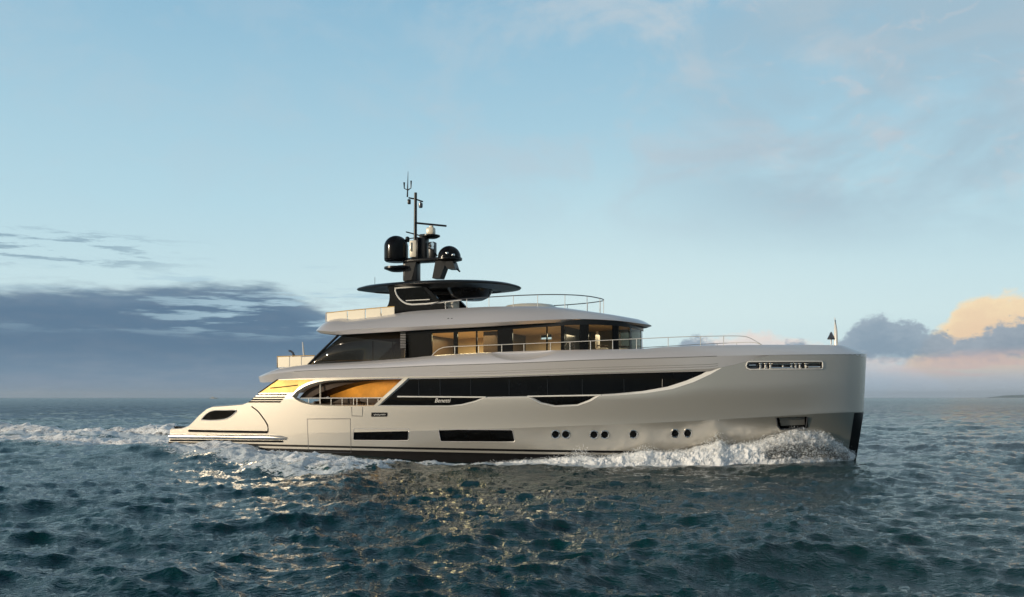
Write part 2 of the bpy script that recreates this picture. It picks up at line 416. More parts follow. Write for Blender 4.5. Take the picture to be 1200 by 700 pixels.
# ------------------------------------------------------------------ the yacht
yacht = empty('motor_yacht', (OX, OY, 0), -TH)
tag(yacht, 'large champagne silver motor yacht under way with black radar mast and hardtop', 'yacht')
def lerp_line(pts, step=4.0):
    out = []
    for a, b in zip(pts, pts[1:]):
        k = max(1, int(math.hypot(b[0]-a[0], b[1]-a[1])/step))
        out += [(a[0]+(b[0]-a[0])*i/k, a[1]+(b[1]-a[1])*i/k) for i in range(k)]
    return out+[pts[-1]]
Bpx = [(326, 444.8), (373, 443), (474, 441.6), (560, 440.2), (620, 438.2), (720, 435), (800, 433), (832, 432.2), (852, 429), (875, 423.5), (897, 417.5), (915, 415.9), (960, 415.3), (1008, 415)]
Cpx = [(303, 441.2), (312, 439.5), (330, 437), (350, 434.8), (400, 432.5), (450, 431), (500, 428.7), (560, 426.8), (620, 424.7), (680, 422.2), (750, 420), (800, 418.6), (840, 417.3), (900, 416.2), (915, 415.9), (960, 415.3), (1008, 415)]
Tpx = [(304, 440), (308, 438), (316, 435), (330, 431.3), (360, 427.5), (420, 424), (480, 419.6), (500, 417.6), (545, 414.5), (620, 411.4), (680, 410), (750, 409), (780, 406.8), (840, 404.8), (930, 404.2), (985, 404.8)]
Bl = sgrow(Bpx[:8], 14)[:-1]+sgrow(Bpx[7:], 8)
Bp = [onh(*p) for p in Bl]; ZT = _z[2]
Bx = [p[0] for p in Bp]+[XT]; Bz = [p[2] for p in Bp]+[ZT]
knl = [(x, ZK(x)) for x in np.linspace(kx[0], kx[-1], 160)]
stern = [(199, 509), (199.5, 503.5), (213, 502.6), (221, 499.6), (226, 495), (233, 487.5), (242, 480), (249, 477.2), (268, 476), (284, 474.6), (292, 471.6), (300, 464), (312, 454.6)]
sternU = hp(lerp_line(stern, 3))
zS = ZK(XB(0))
knu = [(U(x, z), z) for x, z in knl]
knu[0] = (sternU[0][0], knu[0][1]); sternU = sternU[1:]
zkb = knl[-1][1]; knu[-1] = (0.0, zkb)
upper = sternU+[(U(p[0], p[2]), p[2]) for p in Bp]+[(0.0, ZT)]+[(0.0, z) for z in np.linspace(ZT-.15, zkb+.15, 12)]+[q for q in knu[::-1]]
uS = knu[0][0]
lower = knu+[(0.0, z) for z in np.linspace(zkb-.15, -.85, 14)]+[(uS*(1-i/60)+.0, -.9) for i in range(60, -1, -1)][::1]
lower = knu+[(0.0, z) for z in np.linspace(zkb-.15, -.85, 14)]+[(uS*i/60, -.9) for i in range(0, 61)]

# openings, outlined on the skin
H1o = [(442.5, 476), (478.5, 443), (560, 441.6), (620, 439.8), (720, 436.4), (800, 434), (846, 431), (833, 438.5), (813, 447.8), (788, 456), (756, 461), (722, 463.4), (702, 464.3), (692, 470.5), (677, 475.8), (650, 477), (633, 473.2), (619, 465.9), (568, 466.8), (557, 471.3), (541, 475.3), (525, 476.8)]
H1i = [(444.5, 475), (479.5, 444), (560, 442.6), (620, 440.8), (720, 437.4), (800, 435), (830, 434.2), (822, 438.8), (804, 446.2), (782, 453.2), (752, 458.4), (720, 461.2), (700, 462.4), (690, 468.8), (676, 474.2), (650, 475.4), (634, 471.8), (620.5, 464.2), (567, 465.2), (556, 469.8), (540, 473.8), (525, 475.4)]
H2o = sgrow([(342, 464.5), (348, 458.5), (357, 453), (368, 449), (380, 446.6), (400, 445.2), (440, 443.6), (473, 442.8)], 3)+[(437.5, 476), (410, 476), (380, 475.6), (364, 474.6), (354, 472.2), (347, 468.6)]
H2i = [(p[0]+(1.5 if p[0] < 345 else 0), p[1]+1.0) if p[1] < 466 else (p[0]+.5, p[1]-1.0) for p in H2o]
W1 = [(414.5, 502.6), (478, 502.8), (479, 504), (478.4, 515.6), (477, 516.4), (415.5, 516), (414, 515)]
W2 = [(515, 503.4), (599, 504), (600.6, 505), (603.2, 517), (602, 518), (517.5, 517.6), (516.3, 516.6), (514.2, 504.4)]
slot = [(876, 424.6), (878, 424), (963, 423.8), (964, 425), (964, 431.6), (962.5, 432.6), (879, 433.2), (875.5, 431.5), (874.3, 428.8)]
pocket = [(909, 489.6), (946.5, 488.4), (946.8, 501.6), (914, 503.4), (910, 498)]
h1o, h1i, h2o, h2i = map(hp, (H1o, H1i, H2o, H2i)); w1, w2, sl, pk_ = map(hp, (W1, W2, slot, pocket))

hull = MB()
patch(hull, upper, [h1o, h2o, sl], sgn=1, mirror=True, dens=.1)
patch(hull, lower, [w1, w2, pk_], sgn=-1, mirror=True, dens=.1)
# wing caps, transom, platform
SGN[0] = 1
capl = sternU+[(U(p[0], p[2]), p[2]) for p in Bp[:3]]
for s in (1, -1):
    rows = []
    for (dy, dz_) in ((0, 0), (.05, .045), (.16, .07), (.75, .07), (.75, -1.6)):
        r = []
        for (u, z) in capl:
            x, y, zz = hull_pt(u, z); r.append((x, (y+dy)*s, zz+dz_))
        rows.append(r)
    hull.grid(rows)
xst = fromU(uS, 1.0)
hull_o = hull.obj('hull', M['hull'], yacht, recalc=False)
tr = MB(); tz = np.linspace(-.9, hull_pt(*sternU[0])[2], 8)
tr.grid([[(fromU(uS, z)+.002, s*HB(fromU(uS, z), z)*k, z) for z in tz] for s, k in ((-1, 1), (1, 1))])
tr.box(xst+.01, xst+2.9, -3.55, 3.55, 1.1, 1.22)
tr.box(xst+2.9, xst+3.1, -3.2, 3.2, 1.2, 2.1)
tr.obj('transom', M['hull'], yacht, smooth_=False)
def trim(name, outer, inner, off, m_, parent, extra=0.0):
    SGN[0] = 1; mb = MB(); rows = []
    O2 = []; I2 = []; n = len(outer)
    for i in range(n):
        a, b = np.array(outer[i]), np.array(outer[(i+1) % n]); c_, d = np.array(inner[i]), np.array(inner[(i+1) % n])
        k = max(1, int(np.linalg.norm(b-a)/.05))
        for j in range(k): O2.append(tuple(a+(b-a)*j/k)); I2.append(tuple(c_+(d-c_)*j/k))
    mb.grid([[hull_pt(*p, extra) for p in O2], [hull_pt(*p, off) for p in I2], [hull_pt(*p, off-.1) for p in I2]], close=True)
    return mb.obj(name, m_, parent, angle=50)
def pane(name, poly, off, m_, parent, sgn=1):
    mb = MB(); patch(mb, poly, off=off, sgn=sgn, du=.12, dz=.3, dens=.1); return mb.obj(name, m_, parent, recalc=False)
mw = pane('main_deck_window', h1i, -.1, M['dglass'], yacht)
tag(mw, 'long dark window band with two scooped lower edges')
trim('window_frame', h1o, h1i, -.09, M['white'], mw, .004)
tb = MB(); SGN[0] = 1
for a, b in (((465.5, 464.9), (569, 465.6)), ((618, 464.7), (704, 463.2))):
    q = [hull_pt(*t, -.03) for t in hp(lerp_line([a, b], 8))]; tb.tube(q, .038, 6)
islands(tb, 'handrail', M['white'], mw)
q = [[hull_pt(*t, -.098) for t in hp([(px_, 444.5), (px_, 463)])] for px_ in (490, 515, 551, 596, 641, 682, 731, 776)]
mm = MB(); [mm.tube(t, .02, 5) for t in q]; islands(mm, 'mullion', M['carbon'], mw)
trim('cockpit_arch_frame', h2o, h2i, -.22, M['cream'], yacht, .004)
for nm, pl in (('hull_window', w1), ('hull_window', w2)):
    hw = pane(nm, pl, -.07, M['dglass'], yacht, -1)
    trim('window_frame', pl, pl, -.08, M['carbon'], hw)
    SGN[0] = 1; l = MB(); l.tube([hull_pt(*t, .004) for t in densify(pl, .08)]+[hull_pt(*pl[0], .004)], .014, 5); l.obj('window_rim', M['paint'], hw)
for px_, py_ in ((651, 509), (663, 509), (696, 509.3), (708.6, 509.3), (742, 508.8), (791, 508), (805.6, 507.6)):
    c0 = [(px_+4.7*math.cos(a), py_+4.6*math.sin(a)) for a in np.linspace(0, 2*math.pi, 20, endpoint=False)]
    pl = hp(c0); ph = pane('porthole', pl, .006, M['dglass'], yacht, -1)
    r = MB(); r.tube([hull_pt(*t, .02) for t in pl]+[hull_pt(*pl[0], .02)], .03, 8); r.obj('porthole_rim', M['steel'], ph)
# mooring slot in the bow bulwark
ms = pane('mooring_recess', sl, -.42, M['dsteel'], yacht)
trim('recess_frame', sl, sl, -.38, M['steel'], ms)
SGN[0] = 1
l = MB(); l.tube([hull_pt(*t, .012) for t in densify(sl, .03)]+[hull_pt(*sl[0], .012)], .03, 6); l.obj('recess_rim', M['white'], ms)
rr = random.Random(5)
for px_ in (892, 898, 904, 919, 929, 934, 939, 946):
    u, z = hp([(px_, 428.5)])[0]; x, y, zz = hull_pt(u, z, -.2)
    b = MB(); h = .13
    b.lathe((x, y, zz-.17), [(.0, 0), (.11, 0), (.11, .03), (.05, .05), (.05, .2), (.1, .24), (.1, .28), (0, .3)], 14)
    b.obj('bollard', M['steel'], ms)
for a, b_ in (((906, 427), (926, 427)), ((948, 426.2), (962, 425.8)), ((948, 430.6), (962, 430.4)), ((905, 431.6), (930, 431.4)), ((878, 428.5), (886, 428.3))):
    b = MB(); b.tube([hull_pt(*t, -.1) for t in hp([a, b_])], .05, 8); b.obj('fairlead_roller', M['steel'], ms)
# anchor pocket
ap = pane('anchor_pocket', pk_, -.5, M['black'], yacht, -1)
trim('pocket_lining', pk_, pk_, -.5, M['black'], ap)
SGN[0] = -1
pl = hp([(914, 491.5), (944, 490.6), (944, 499.5), (916, 501)]); SGN[0] = -1
a = MB(); patch(a, pl, off=-.12, sgn=-1, du=.1, dz=.2); a.obj('pocket_door', M['grey'], ap, recalc=False)
a = MB(); a.tube([hull_pt(*t, .0) for t in hp([(909.5, 490), (911, 499), (915, 503.5), (944, 502.4), (946.5, 489)])], .04, 6); a.obj('pocket_lip', M['dsteel'], ap)
# stem guard, boot top, stripe
SGN[0] = -1
sg = MB(); stp = [(_x_, _z_) for _x_, _z_ in zip(np.linspace(0, .72, 8), np.linspace(0, 0, 8))]
top = (1001, 484); ub = hp([top])[0]; lb = hp([(992.5, 540)])[0]
poly = [(0.0, zkb-.02), (0.0, -.85), (lb[0], -.85), lb, ub]
patch(sg, poly, off=.006, sgn=-1, mirror=True, du=.04); sg.obj('stem_guard', M['carbon'], yacht, recalc=False)
def ufx(x, z): return U(x, z)
xs_ = np.linspace(fromU(uS, 0)+.02, solvex(860, lambda x: HB(x, .1)), 60)
bt = MB(); patch(bt, [(U(x, .2), .2-.0*x) for x in xs_]+[(U(x, -.88), -.88) for x in xs_[::-1]], off=.005, sgn=-1, mirror=True, du=.1, dz=.25); bt.obj('boot_top', M['boot'], yacht, recalc=False)
bt = MB(); patch(bt, [(U(x, .42), .42) for x in xs_]+[(U(x, .31), .31) for x in xs_[::-1]], off=.005, sgn=-1, mirror=True, du=.1, dz=.25); bt.obj('waterline_stripe', M['boot'], yacht, recalc=False)
# stern quarter details
SGN[0] = 1
def strip(name, pts, off, r, m_, parent=yacht, n=6, sc=1.0, radii=None, sm=True):
    q = hp(sgrow(pts, 5) if sm else lerp_line(pts, 5)); SGN[0] = 1; mb = MB(); mb.tube([hull_pt(*t, off) for t in q], r, n, radii=[r*radii(i/(len(q)-1)) for i in range(len(q))] if radii else None)
    return mb.obj(name, m_, parent)
qw = MB(); pl = hp(sgrow([(235.5, 492.2), (239, 488), (244, 483.6), (251, 481), (263, 480.8), (277, 481), (273, 486.4), (266, 490.6), (257, 492.4), (246, 492.8), (235.6, 492.3)], 4)[:-1])
patch(qw, pl, off=.008, du=.06); qo = qw.obj('quarter_window', M['dglass'], yacht, recalc=False)
l = MB(); SGN[0] = 1; l.tube([hull_pt(*t, .01) for t in pl]+[hull_pt(*pl[0], .01)], .025, 6); l.obj('window_rim', M['white'], qo)
strip('panel_seam', [(295, 476.6), (302, 482), (308, 489.5), (313.5, 498.5), (314, 506.5)], .0, .036, M['boot'])
strip('body_crease', [(221.5, 504.9), (260, 505.8), (313, 506.6)], .0, .075, M['boot'], sm=False)
strip('rubbing_strake', [(199.5, 511.5), (260, 512), (310, 512.6), (336.5, 513.4)], .02, .13, M['hull'], n=12, sm=False, radii=lambda t: min(1, (1-t)*14+.25))
strip('strake_edge', [(200.5, 513), (260, 513.6), (310, 514.2), (334, 514.6)], .13, .03, M['steel'], sm=False)
strip('strake_shade', [(200.5, 516), (260, 516.6), (310, 517.2), (331, 517.4)], .03, .06, M['boot'], sm=False)  # black tube drawn for the shade under the strake
strip('rubbing_strake', [(203, 521.6), (252, 522.8), (300, 523.8)], .0, .05, M['carbon'], sm=False)
gl = MB(); pl = hp([(202, 499.6), (213.5, 499.9), (213.5, 503.2), (202, 503.4)])
gx0 = fromU(*pl[0]); gx1 = fromU(*pl[1]); gy = -HB(gx0, 1.2)+.1; gz = hull_pt(*sternU[0])[2]
for k in range(7):
    x = gx0+.1+(gx1-gx0)*k/6; gl.box(x-.05, x+.05, gy, gy+.05, gz, gz+.17)
gl.box(gx0, gx1+.1, gy-.01, gy+.06, gz+.16, gz+.19); gl.obj('platform_grille', M['black'], yacht, smooth_=False)
# door and hatch seams, name plate
for nm, pts in (('side_door', [(360, 491.2), (410.5, 491), (411.4, 531), (361.5, 529), (360, 491.2)]), ('side_hatch', [(412, 477), (412.5, 487.5), (424.5, 488), (425, 477)])):
    strip(nm, pts, -.004, .018, M['dsteel'], sm=False)
pl = hp([(435.4, 483.6), (453.5, 483.6), (454.2, 484.2), (454, 488), (453, 488.5), (436, 488.6), (435, 488)])
npz = MB(); patch(npz, pl, off=.012, du=.1); npo = npz.obj('name_plate', M['boot'], yacht, recalc=False)
def scribble(name, px0, px1, py, amp, n, parent, m_, r=.012, off=.03, seed=1):
    g_ = random.Random(seed); pts = []
    for i in range(n): pts.append((px0+(px1-px0)*i/(n-1), py+(amp if i % 2 else -amp)*g_.uniform(.3, 1)))
    q = hp(sgrow(pts, 3)); SGN[0] = 1; mb = MB(); mb.tube([hull_pt(*t, off) for t in q], r, 5); return mb.obj(name, m_, parent)
scribble('lettering', 438.5, 452, 486.2, 1.0, 15, npo, M['white'])
tag(bpy.data.objects['lettering'], 'small white script on a dark plate')
def text(name, body, px_, py_, h, off, parent, m_, shear=.35, sx=1.0):
    cu = bpy.data.curves.new(name, 'FONT'); cu.body = body; cu.size = h; cu.shear = shear; cu.extrude = .003; cu.align_x = 'CENTER'
    to = bpy.data.objects.new(name, cu); col.objects.link(to); dg = bpy.context.evaluated_depsgraph_get()
    me = bpy.data.meshes.new_from_object(to.evaluated_get(dg)); bpy.data.objects.remove(to)
    SGN[0] = 1; u, z = hp([(px_, py_)])[0]; x0, y0, z0 = hull_pt(u, z)
    for v in me.vertices:
        x = x0+v.co.x*sx; zz = z0+v.co.y; v.co = (x, -HB(x, zz)-off-v.co.z, zz)
    me.materials.clear(); me.materials.append(m_); o = bpy.data.objects.new(name, me); col.objects.link(o); o.parent = parent; return o
text('logo_lettering', 'Benetti', 517.5, 471.8, .30, -.07, mw, M['white'])
# gilded side panel and louvres under the aft overhang
SGN[0] = 1
g1 = MB(); patch(g1, hp([(304, 461), (325.5, 445.6), (369, 445), (359, 448.8), (350, 453.8), (343.5, 460.6)]), off=.012, du=.08); gp = g1.obj('gilded_side_panel', M['gold'], yacht, recalc=False)
strip('panel_crease', [(317, 455), (328, 454), (341, 452.5), (349, 451.5)], .02, .03, M['brown'], gp)
strip('panel_edge', [(303, 461), (325.5, 445)], .02, .03, M['brown'], gp, sm=False)
for k in range(4):
    y0 = 461.8+k*2.75; x0 = 303-k*3.3; x1 = 337-k*2.4
    lv = MB(); patch(lv, hp([(x0, y0), (x1, y0), (x1-1.6, y0+1.9), (x0-2.4, y0+1.9)]), off=.02, du=.1, dz=.1); lv.obj('louvre', M['boot'], yacht, recalc=False)

# --- upper deck band: bulwark all round the upper deck, meeting at the stem
xq = solvex(303, lambda x: HU(x))+2.2
def bcurve(xs, dw, xa, n1=420, n2=40, ex=3.2):
    P = []
    for i in range(n1):
        f = i/n1; x = xs-(xs-xq)*f*f; P.append((x, -(max(nose(xs-x, 14.5, 4.15, 2.4, .60)*stern_taper(x)-dw*min(1, (xs-x)/2), 0))))
    W = -P[-1][1]
    for i in range(n2+1):
        a = math.pi/2*i/n2; P.append((xq-(xq-xa)*math.sin(a)**(2/ex), -W*math.cos(a)**(2/ex) if i < n2 else 0.0))
    return P
def tune_aft(dw, px):                       # aft end so that the corner is seen at the photo column px
    lo, hi = xq-6, xq-.3
    for _ in range(30):
        m_ = (lo+hi)/2; mn = min(pxof(*p) for p in bcurve(XT, dw, m_, 60))
        if mn < px: lo = m_
        else: hi = m_
    return (lo+hi)/2
xaC = tune_aft(-.02, 302.5)
XTt = solvex(990, lambda x: 0.0)
def zline(px_pts, hbf):
    q = sorted(on(p, y, hbf) for p, y in px_pts); return [p[0] for p in q], [p[2] for p in q]
C_ = bcurve(XT, -.02, xaC); hbC = lambda x: HU(x)+.02
cX, cZ = zline(sgrow(Cpx, 6), hbC); cX.append(XT); cZ.append(ZT)
TW = .38
def hbT(x): return max(nose(XTt-x, 14.5, 4.15, 2.4, .60)*stern_taper(x)-TW*min(1, (XTt-x)/2), 0)
T_ = bcurve(XTt, TW, xaC+.75); tX, tZ = zline(sgrow(Tpx, 6), hbT)
xbm = Bp[0][0]
def bpt(i):
    x, y = C_[i]; z = float(np.interp(x, Bx, Bz))
    if x > xbm-.0: return (x, -HB(x, z), z)
    return (x+.0, y*(1-.11/4.0), float(np.interp(x, [xaC, xaC+1.2, xbm], [cZ[0]-.12, Bz[0]-.05, Bz[0]])))
rowsB = [bpt(i) for i in range(len(C_))]
rowsC = [(x, y, float(np.interp(x, cX, cZ))) for x, y in C_]
rowsT = [(x, y, float(np.interp(x, tX, tZ))) for x, y in T_]
xsc = solvex(614, hbT); xhw = (solvex(652, hbT)-solvex(577, hbT))/2
band = []
NR = 16
band.append([(p[0], p[1]*.985, p[2]-.12) for p in rowsB]); band.append(rowsB)
for k in range(NR+1):
    f = k/NR; r = []
    for a, b in zip(rowsC, rowsT):
        a = np.array(a); b = np.array(b); p = a+(b-a)*f; bl = math.sin(math.pi*f)*.07*smooth(0, 4, XT-a[0])
        sgn_ = 1; p[1] -= bl if p[1] < -.05 else 0; p[2] += bl*.5
        e = ((p[0]-xsc)/xhw)**2+((1-f)/.80)**2
        if e < 1: p[1] += .24*math.sqrt(1-e)*(1-f**5)
        r.append(tuple(p))
    band.append(r)
band.append([(p[0]-.0, min(p[1]+.14, 0), p[2]) for p in band[-1]])
band.append([(p[0]-.0, min(p[1]+.02, 0), p[2]-.95) for p in band[-1]])
bm_ = MB(); bm_.grid(band[:2]); bm_.grid(band[1:3]); bm_.grid(band[2:-1]); bm_.grid(band[-2:])
bm_.grid([[(p[0], -p[1], p[2]) for p in r] for r in band[:2]]); bm_.grid([[(p[0], -p[1], p[2]) for p in r] for r in band[1:3]]); bm_.grid([[(p[0], -p[1], p[2]) for p in r] for r in band[2:-1]]); bm_.grid([[(p[0], -p[1], p[2]) for p in r] for r in band[-2:]])
bw = bm_.obj('bulwark_band', M['paint'], yacht, angle=60, recalc=False)
dk = MB(); base_ = [(p[0], min(p[1]+.1, 0), p[2]+.15) for p in band[-1]]
dk.grid([base_, [(p[0], -p[1], p[2]) for p in base_]]); dk.obj('upper_deck', M['teak'], yacht, smooth_=False)
so = MB(); r1 = [(p[0], p[1], p[2]-.02) for p in rowsB if p[0] < xbm+9]; so.grid([r1, [(p[0], -p[1], p[2]) for p in r1]]); so.obj('overhang_soffit', M['wood'], yacht, smooth_=False)
# fine lines along the band
def along(name, px_pts, hbf, r, m_, parent, off=0.0, n=6, rep=5, mirror=True):
    q = [on(p, y, hbf) for p, y in sgrow(px_pts, rep)]; mb = MB(); q = [(x, y-off, z) for x, y, z in q]; mb.tube(q, r, n)
    if mirror: mb.tube([(x, -y, z) for x, y, z in q], r, n)
    return mb.obj(name, m_, parent)
ZT_at = lambda x: float(np.interp(x, tX, tZ))

along('band_seam', [(345, 435.2), (400, 432.8), (450, 431.2), (500, 428.9), (560, 427), (620, 424.9), (680, 422.4), (750, 420.2), (800, 418.8), (840, 417.5)], lambda x: HU(x)+.03, .014, M['grey'], yacht, mirror=False)
for f_ in (.16, .34):          # thin grey tubes drawn for the reflected streaks low on the band
    q = [tuple(np.array(b_)*(1-f_)+np.array(c_)*f_) for b_, c_ in zip(rowsB, rowsC) if solvex(522, HU) < b_[0] < solvex(842, HU)]
    mb = MB(); mb.tube([(x, y-.004, z) for x, y, z in q[::4]], .010, 5); mb.obj('streak_line', M['grey'], yacht)
# --- rails round the upper deck
hbR = lambda x: max(hbT(x)-.10, 0)
rp = [(506, 417), (511, 412), (517, 408.3), (526, 406.6), (545, 405.8), (590, 404), (650, 401.6), (700, 399.4), (760, 396.6), (800, 394.9), (840, 394), (868, 394), (878, 396), (886, 400.2), (893, 404.4)]
rail = along('side_rail', rp, hbR, .019, M['rail'], yacht)
rq = sorted((on(p, y, hbR) for p, y in rp)); rqx = [q[0] for q in rq]; rqz = [q[2] for q in rq]
ps = MB()
for px_ in (533, 561, 588, 614, 645, 668, 692, 718, 746, 783, 821, 848):
    x = solvex(px_, hbR)
    for s in (-1, 1): ps.tube([(x, s*hbR(x), ZT_at(x)-.2), (x, s*hbR(x), float(np.interp(x, rqx, rqz)))], .018, 6)
islands(ps, 'rail_post', M['rail'], rail)
# --- house of the upper deck
XF = solvex(749, lambda x: 0.0)+.12; xh1 = XF-3.4; WH = 3.25
def hbH(x, d=0.0): 
    q = (x-xh1)/(XF-xh1-d)
    return (WH-d) if q <= 0 else (WH-d)*max(1-min(q, 1)**2.3, 0)**(1/2.3)
xa_h = solvex(474, hbH)
zf = 4.05
# roof rows
RA = [(364, 391.5), (375, 390.8), (420, 385.6), (480, 383.2), (560, 379), (620, 376), (680, 374), (720, 375.6), (745, 378.6), (760, 380.6)]
RB = [(366, 393), (400, 392.2), (440, 390), (475, 388), (500, 386.4), (560, 383.4), (620, 379.8), (680, 377.2), (720, 378.4), (745, 381.2), (757, 383)]
RT = [(370, 386.5), (378, 382.5), (385, 379.3), (405, 375.4), (447, 370.4), (480, 365.4), (520, 362.4), (560, 360.2), (600, 359.2), (650, 360), (700, 366.5), (740, 374), (757, 378.6)]
XR = solvex(762.5, lambda x: 0.0)
def se(x, xf, xq1, xq0, xa, W, nf=2.1, na=3.2):
    if x > xq1: q = min((x-xq1)/(xf-xq1), 1); return W*(1-q**nf)**(1/nf)
    if x < xq0: q = min((xq0-x)/(xq0-xa), 1); return W*(1-q**na)**(1/na)
    return W
XRA = solvex(363.5, lambda x: 3.3)-.15
def roofcurve(ins, xf=XR, xa=XRA, W=4.0, n=90):
    P = []; xq1 = xf-8.0; xq0 = xa+2.4; xf = xf-ins; xa = xa+ins; W = W-ins; nf, na = 2.1, 3.2
    for i in range(n): a = math.pi/2*(1-i/n); P.append((xq1+(xf-xq1)*math.sin(a)**(2/nf), -W*max(math.cos(a), 0)**(2/nf)))
    for i in range(n): P.append((xq1+(xq0-xq1)*i/n, -W))
    for i in range(n+1): a = math.pi/2*i/n; P.append((xq0-(xq0-xa)*math.sin(a)**(2/na), -W*max(math.cos(a), 0)**(2/na)))
    P[0] = (P[0][0], 0.0); P[-1] = (P[-1][0], 0.0); return P
def rowz(px_pts, ins):
    f = lambda x: se(x, XR-ins, XR-8.0, XRA+2.4, XRA+ins, 4.0-ins)
    q = sorted(on(p, y, f) for p, y in px_pts); return [p[0] for p in q], [p[2] for p in q]
def rrow(px_pts, ins, dzz=0.0, ins2=None):
    X_, Z_ = rowz(sgrow(px_pts, 5), ins); return [(x, y, float(np.interp(x, X_, Z_))+dzz) for x, y in roofcurve(ins if ins2 is None else ins2)]
rA, rB = rrow(RA, .0), rrow(RB, .22); rT = rrow(RT, 1.0); rT2 = [(p[0]*1, p[1]*.93, p[2]+.01) for p in rT]
def blend(a, b, f, bl): return [tuple(np.array(p)*(1-f)+np.array(q)*f+np.array((0, -bl*(1 if p[1] < -.3 else 0), bl))) for p, q in zip(a, b)]
rm = [blend(rA, rT, f, math.sin(math.pi*f)*.10) for f in (.12, .25, .4, .55, .7, .85)]
rmb = MB()
for s in (1, -1):
    fl = lambda r: [(p[0], p[1]*s, p[2]) for p in r]
    rmb.grid([fl(rB), fl(rA)]); rmb.grid([fl(rA)]+[fl(r) for r in rm]+[fl(rT)]); rmb.grid([fl(rT), fl([(p[0], p[1]*.9, p[2]-.05) for p in rT]), [(p[0], 0, p[2]-.02) for p in rT]])
roof = rmb.obj('roof', M['paint'], yacht, angle=60, recalc=False)
sf = MB(); sf.grid([rB, [(p[0], p[1]*.8, p[2]+.04) for p in rB], [(p[0], -p[1]*.8, p[2]+.04) for p in rB], [(p[0], -p[1], p[2]) for p in rB]]); sf.obj('roof_soffit', M['carbon'], roof, smooth_=False)
rBx = [p[0] for p in rB]; rBz = [p[2] for p in rB]; _o = np.argsort(rBx); rBx = list(np.array(rBx)[_o]); rBz = list(np.array(rBz)[_o])
def ztop(x): return float(np.interp(x, rBx, rBz))+.03
def wallstrip(mb, xa, xb, z0=None, z1=None, d=0.0, s=-1, n=None, zt=0.0):
    n = n or max(2, int((xb-xa)/.12)); r0 = []; r1 = []
    for i in range(n+1):
        x = xa+(xb-xa)*i/n
        if xb > XF-.05: 
            a = math.pi/2*i/n; x = xa+(xb-xa)*math.sin(a)
        r0.append((x, s*hbH(x, d), z0 if z0 is not None else zf)); r1.append((x, s*hbH(x, d), (z1 if z1 is not None else ztop(x))+zt))
    mb.grid([r0, r1]); return mb
hs = lambda px_: solvex(px_, hbH)
for a, b in ((474.5, 506), (531.4, 536), (557.6, 559), (583, 600.5), (640, 641.2), (657.2, 661), (679.2, 689.5), (717.4, 724.5), (737.5, 739)):
    frame = MB(); xa_, xb_ = hs(a), hs(b); k_ = max(2, int((xb_-xa_)/.12)); X_ = [xa_+(xb_-xa_)*i/k_ for i in range(k_+1)]
    q = [(x, hbH(x)) for x in X_]+[(x, hbH(x, .1)) for x in X_[::-1]]
    frame.grid([[(x, -y, zf) for x, y in q], [(x, -y, ztop(x)) for x, y in q]], close=True); frame.obj('window_pillar', M['black'], yacht)
for s in (-1, 1):
    n = 80; X_ = [xa_h+(XF-xa_h)*math.sin(math.pi/2*i/n) for i in range(n+1)]
    MB().grid([[(x, s*hbH(x)*1.003, ztop(x)-.20) for x in X_], [(x, s*hbH(x)*1.003, ztop(x)+.05) for x in X_]]).obj('window_head', M['carbon'], yacht)
    MB().grid([[(x, s*hbH(x)*1.003, zf) for x in X_], [(x, s*hbH(x)*1.003, zf+.62) for x in X_]]).obj('window_sill', M['carbon'], yacht)
for a, b in ((506, 531.4), (536, 557.6), (559, 583), (600.5, 640), (641.2, 657.2), (661, 679.2), (689.5, 717.4), (724.5, 737.5), (739, 748.4)):
    g_ = MB(); wallstrip(g_, hs(a), hs(b), z0=zf+.5, d=.03); g_.obj('house_window', M['clear'], yacht)
g_ = MB(); wallstrip(g_, hs(684), XF, z0=zf+.5, d=.03, s=1); g_.obj('house_window', M['olive'], yacht)
# port wall with its blinds, two openings and aft bulkhead
pwm = MB(); yP = 3.1; segs = []
def pxP(px_, y=yP): return solvex(px_, lambda x: -y)
cuts = [(634, 646.5, 382.5, 398), (663, 675.5, 382.5, 396.5)]
xx = [pxP(470)]+[pxP(v) for c0 in cuts for v in c0[:2]]+[pxP(684)]
zt_ = 7.15
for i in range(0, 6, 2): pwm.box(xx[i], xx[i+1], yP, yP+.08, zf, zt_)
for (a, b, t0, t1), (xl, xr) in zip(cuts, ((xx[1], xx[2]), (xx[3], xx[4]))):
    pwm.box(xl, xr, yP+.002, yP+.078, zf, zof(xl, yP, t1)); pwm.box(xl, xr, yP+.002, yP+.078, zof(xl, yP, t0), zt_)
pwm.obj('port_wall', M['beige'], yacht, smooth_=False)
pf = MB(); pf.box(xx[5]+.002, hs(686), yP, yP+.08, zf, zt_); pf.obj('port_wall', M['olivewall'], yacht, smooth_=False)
for (a, b, t0, t1), (xl, xr) in zip(cuts, ((xx[1], xx[2]), (xx[3], xx[4]))):
    z0, z1 = zof(xl, yP, t1), zof(xl, yP, t0); pf = MB()
    for bx in ((xl, xr, yP-.04, yP-.005, z0-.05, z0), (xl, xr, yP-.04, yP-.005, z1, z1+.05), (xl-.05, xl, yP-.04, yP-.005, z0-.05, z1+.05), (xr, xr+.05, yP-.04, yP-.005, z0-.05, z1+.05)): pf.box(*bx)
    pf.obj('port_window_frame', M['cream'], yacht, smooth_=False)
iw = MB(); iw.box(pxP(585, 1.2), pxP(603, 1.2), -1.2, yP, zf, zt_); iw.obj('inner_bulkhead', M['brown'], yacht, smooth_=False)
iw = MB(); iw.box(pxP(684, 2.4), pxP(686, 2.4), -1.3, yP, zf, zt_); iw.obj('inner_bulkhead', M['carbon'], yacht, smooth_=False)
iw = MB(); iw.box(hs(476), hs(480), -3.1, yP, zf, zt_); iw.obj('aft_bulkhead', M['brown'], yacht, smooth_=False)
cl = MB()
